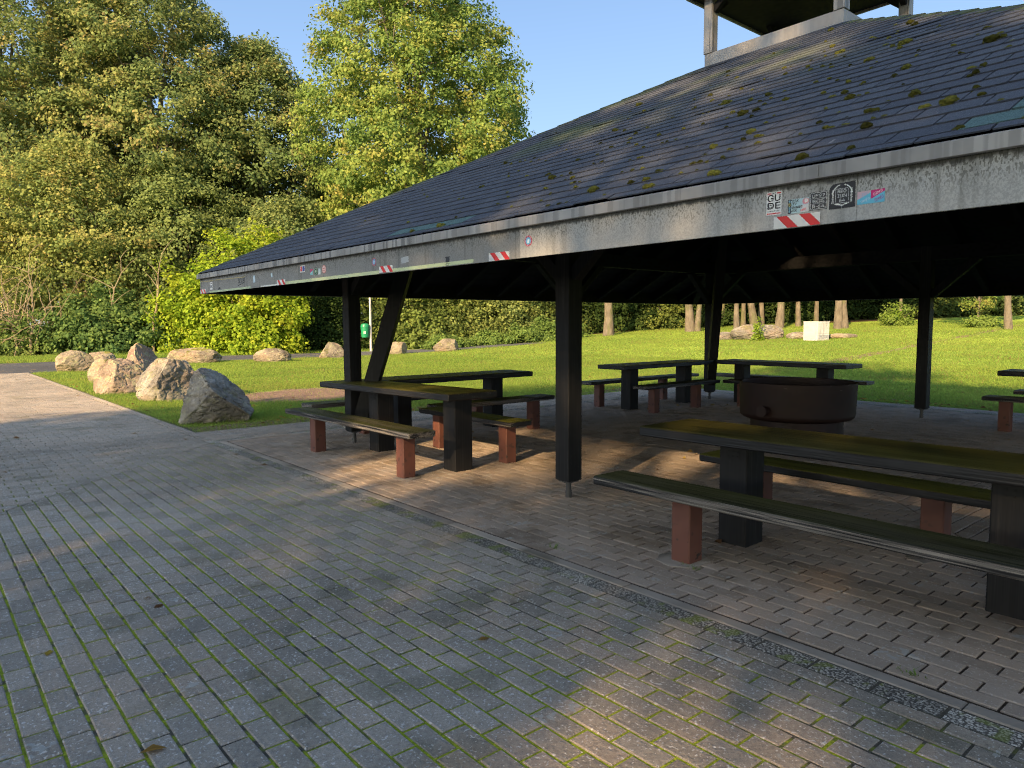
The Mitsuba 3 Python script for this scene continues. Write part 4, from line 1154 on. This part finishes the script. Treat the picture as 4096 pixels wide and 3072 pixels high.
# lawn trees whose trunks show under the eave
for px, dp, w_, lb, ln in ((1315, 41, .26, 'thick pale trunk alone at the left end of the back lawn', (.1, .1)), (1491, 41.2, .24, 'forked pale trunk left of the back corner post', (-1.2, .3)), (1506, 41, .15, 'thin trunk leaning right out of the fork by the back corner post', (1.0, -.5)),
                           (1590, 40, .14, 'slim straight trunk right of the back corner post', (0, 0)), (1605, 44, .13, 'thin darker trunk behind the slim one', (0, 0)), (1628, 41, .20, 'pale trunk leaning left above the large boulder', (-2.6, .6)), (1643, 44, .16, 'grey trunk just behind the leaning pale one', (0, 0)),
                           (1683, 40, .20, 'trunk directly behind the right end of the large boulder', (.6, 0)), (1723, 41, .13, 'slender trunk between the large boulder and the cabinet', (0, .3)), (1762, 42, .12, 'young trunk forking behind the white cabinet', (.3, .2)),
                           (1810, 37.4, .20, 'stout pale double trunk right of the white cabinet, left stem', (-.5, 0)), (1823, 37.4, .18, 'stout pale double trunk right of the white cabinet, right stem', (-.9, .2)), (2176, 31.5, .14, 'pale trunk close to the right edge of the picture', (-.8, .3)), (1560, 45, .14, 'dim trunk left of the slim straight one', (0, 0)), (1740, 47, .2, 'dim trunk deep in the wood left of the cabinet', (0, 0))):
    tree('lawn_tree', lb, 'tree', spot(px, dp), 12.0, (3.2, 3.2), 4.6, w_, 130, 60, .24, .9, OAK[:4], int(px), lean=ln, limbs=6)
# dry brush at the far left
db = thing('dry_brush', 'tangle of bare dry branches at the left edge above the low bush', 'brush')
r7 = np.random.default_rng(9)
bx, by = spot(30, 35.6)
tw = []
for _ in range(70):
    b0 = np.array([bx, by, 1.0]) + RT * r7.normal(0, 1.3) + np.array([0, 0, r7.uniform(-.6, 1.5)])
    d_ = RT * r7.normal(.3, .9) + AW * r7.normal(-.2, .5) + np.array([0, 0, r7.normal(.6, .7)])
    u = np.linspace(0, 1, 5)[:, None]
    tw.append(tube(b0 + d_ * u * r7.uniform(.8, 2.2) + np.array([0, 0, -.5]) * u ** 2 * r7.random() + r7.normal(0, .06, (5, 3)) * u, np.linspace(.028, .006, 5), 4))
scene[db] = mikit.ply(merge(tw), 'dry_twig')
for (px, dp, h_, ln), lb in zip(((72, 35.8, 4.9, .2), (232, 36.6, 4.9, .9), (40, 35.9, 4.2, -.6), (330, 36.4, 4.9, .6)), ('tall bare stem left of the hazel bush', 'forked bare stem rising over the middle of the hazel bush', 'short bare stem nearest the left edge', 'bare stem between the hazel bush and the yellow shrub')):
    ds = thing('dead_sapling', lb, 'sapling', 'bare stems in the hazel')
    x, y = spot(px, dp); rr = np.random.default_rng(px)
    st = np.array([x, y, 0]); tip = st + RT * ln + np.array([0, 0, h_])
    u = np.linspace(0, 1, 7)[:, None]; p_ = st + (tip - st) * u + rr.normal(0, .06, (7, 3))
    tw = [tube(p_, np.linspace(.06, .012, 7), 5)]
    for q_ in range(9):
        a_ = p_[2 + q_ % 5]; e_ = a_ + RT * rr.normal(0, .7) + np.array([0, 0, rr.uniform(.2, 1.1)]); tw.append(tube([a_, (a_ + e_) / 2 + [0, 0, .08], e_], [.02, .013, .005], 4))
    scene[ds] = mikit.ply(merge(tw), 'dry_twig')


# trees behind the photographer whose crowns shade the plaza
def ab(a, b): return (a * .928 - b * .372, a * .372 + b * .928)


for q_, (a_, b_, h_, rd, base) in enumerate(((-26, 7.0, 13.0, 4.6, 3.4), (-28, .5, 19.0, 6.2, 3.6), (-27, -8.5, 20.5, 6.6, 3.6), (-33, -17, 22.0, 7.0, 4.0), (-36, 5.0, 19.0, 6.0, 4.0), (-38, -5.0, 22.0, 6.6, 4.0))):
    tree('shade_tree', 'leafy tree behind the photographer that shades the plaza', 'tree', ab(a_, b_), h_, (rd, rd), base, .34, 430, 50, .26, .95, OAK, 500 + q_, 'trees behind the photographer', limbs=9,
         holes=[((-3.5, 2.2, 0), 1.05), ((-1.7, .7, 0), .62), ((-5.9, -2.6, 0), .5)])

# ------------------------------------------------------------------ grass
r8 = np.random.default_rng(88)


def blades(n, xr, yr, keep, hgt, wid, r):
    x, y = r.uniform(*xr, n), r.uniform(*yr, n)
    k = keep(x, y, r); x, y = x[k], y[k]; n = len(x)
    z = terr(x, y) - .018
    h = hgt * r.uniform(.5, 1.3, n) * (.45 + 1.3 * meshkit.fbm(np.stack([x * 1.1, y * 1.1, x * 0 + 3], 1), 3, 7)); g = r.uniform(0, 2 * PI, n); w = wid * r.uniform(.7, 1.3, n)
    lx, ly = r.normal(0, .45, n) * h, r.normal(0, .45, n) * h
    a = np.stack([x - np.cos(g) * w / 2, y - np.sin(g) * w / 2, z], 1); b = np.stack([x + np.cos(g) * w / 2, y + np.sin(g) * w / 2, z], 1)
    c = np.stack([x + lx, y + ly, z + h], 1)
    v = np.stack([a, b, c], 1).reshape(-1, 3); f = np.arange(3 * n).reshape(-1, 3)
    t_ = np.clip(meshkit.fbm(np.stack([x * .45, y * .45, x * 0], 1), 3, 4) + r.normal(0, .24, n), 0, 1)[:, None]
    col = (np.array([.190, .300, .060]) * (1 - t_) + np.array([.330, .420, .085]) * t_)
    dry = (r.random(n) < .05 + .16 * ss(.55, .75, meshkit.fbm(np.stack([x * .8 + 9, y * .8, x * 0], 1), 3, 8)))[:, None]
    col = np.where(dry, [.30, .25, .10], col) * r.uniform(.8, 1.2, (n, 1))
    return v, f, np.repeat(col, 3, 0)


def on_lawn(x, y, r):
    ok = ((y > AD - .05) & (x > LAWN_X - .05)) | (x > DE - .03)
    ok &= y < np.interp(x, [-5, -4.2, -1.5, 2, 8, 17.5, 17.6], [22.2, 22.4, 24.4, 25.8, 25.5, 22.8, 60])
    n = meshkit.fbm(np.stack([x * 1.7, y * 1.7, x * 0], 1), 3, 2)
    bald = np.sqrt(((x + 1.5) / 1.9) ** 2 + ((y - 9.9) / 1.5) ** 2) + .55 * (n - .5)
    ok &= r.random(len(x)) < ss(.75, 1.15, bald) * .97 + .03
    ed = np.minimum(np.where(x < DE, y - AD, 9), np.where(y < 6.5, x - DE, 9))
    ok &= r.random(len(x)) < .45 + .55 * ss(.0, .9, ed + .5 * (n - .5))
    d = (np.c_[x, y] - CAM[:2]) @ AW[:2]; l = (np.c_[x, y] - CAM[:2]) @ RT[:2]
    return ok & (d > 2) & (np.abs(l) < .80 * d + 2)


vs, fs, cs = [], [], []
n0 = 0
for n, xr, yr, hg, wd in ((150000, (LAWN_X, 3), (AD, 13), .055, .006), (110000, (3, 13), (AD, 16), .055, .009), (90000, (DE, 14), (-6, AD), .055, .009), (130000, (LAWN_X, 10), (13, 26), .065, .012), (170000, (10, 34), (-2, 25), .07, .018)):
    v, f, c = blades(n, xr, yr, on_lawn, hg, wd, r8)
    vs.append(v); fs.append(f + n0); cs.append(c); n0 += len(v)
tag(put('grass', (np.vstack(vs), np.vstack(fs)), 'blade', color=np.vstack(cs)), 'short green lawn grass', 'grass', kind='stuff')
# verge beyond the road
v, f, c = blades(60000, (-14, 18), (30.2, 37), lambda x, y, r: (y > np.interp(x, [-14, -5, 3, 10, 18], [30.1, 30.15, 31, 30.3, 26])), .12, .02, r8)
tag(put('verge_grass', (v, f), 'blade', color=c), 'rough grass verge beyond the road', 'grass', kind='stuff')
# fallen leaves along the edge of the paving
n = 900
x = np.concatenate([r8.normal(DE + .12, .10, 420), r8.uniform(DE, 13, 130), r8.uniform(-4.6, 5, 150), r8.uniform(-12, -5, 60), r8.uniform(-4, 4, 40), r8.uniform(-4.9, -2, 100)])
y = np.concatenate([r8.uniform(-7, 5.6, 420), r8.uniform(-5, 12, 130), r8.normal(AD + .15, .12, 150), r8.uniform(-3, 20, 60), r8.uniform(-3, 4, 40), r8.uniform(6, 20, 100)])
z = terr(x, y) + np.where((x < DE) & (y < AD) | (x < LAWN_X), .004, .022)
pal = np.array([(.24, .13, .05), (.33, .20, .06), (.42, .30, .06), (.17, .09, .045), (.30, .22, .14)])
g = r8.uniform(0, 2 * PI, n); L = r8.uniform(.02, .045, n); tl = r8.normal(0, .012, (n, 2))
dx, dy = np.cos(g) * L, np.sin(g) * L
v = np.stack([np.c_[x - dx, y - dy, z], np.c_[x - dy * .6, y + dx * .6, z + np.abs(tl[:, 0])], np.c_[x + dx, y + dy, z + .002], np.c_[x + dy * .6, y - dx * .6, z + np.abs(tl[:, 1])]], 1).reshape(-1, 3)
i4 = np.arange(n)[:, None] * 4
tag(put('fallen_leaves', (v, np.vstack([i4 + [0, 1, 2], i4 + [0, 2, 3]])), 'blade', color=np.repeat(pal[r8.integers(0, 5, n)], 4, 0)), 'scattered brown and yellow fallen leaves', 'leaves', kind='stuff')
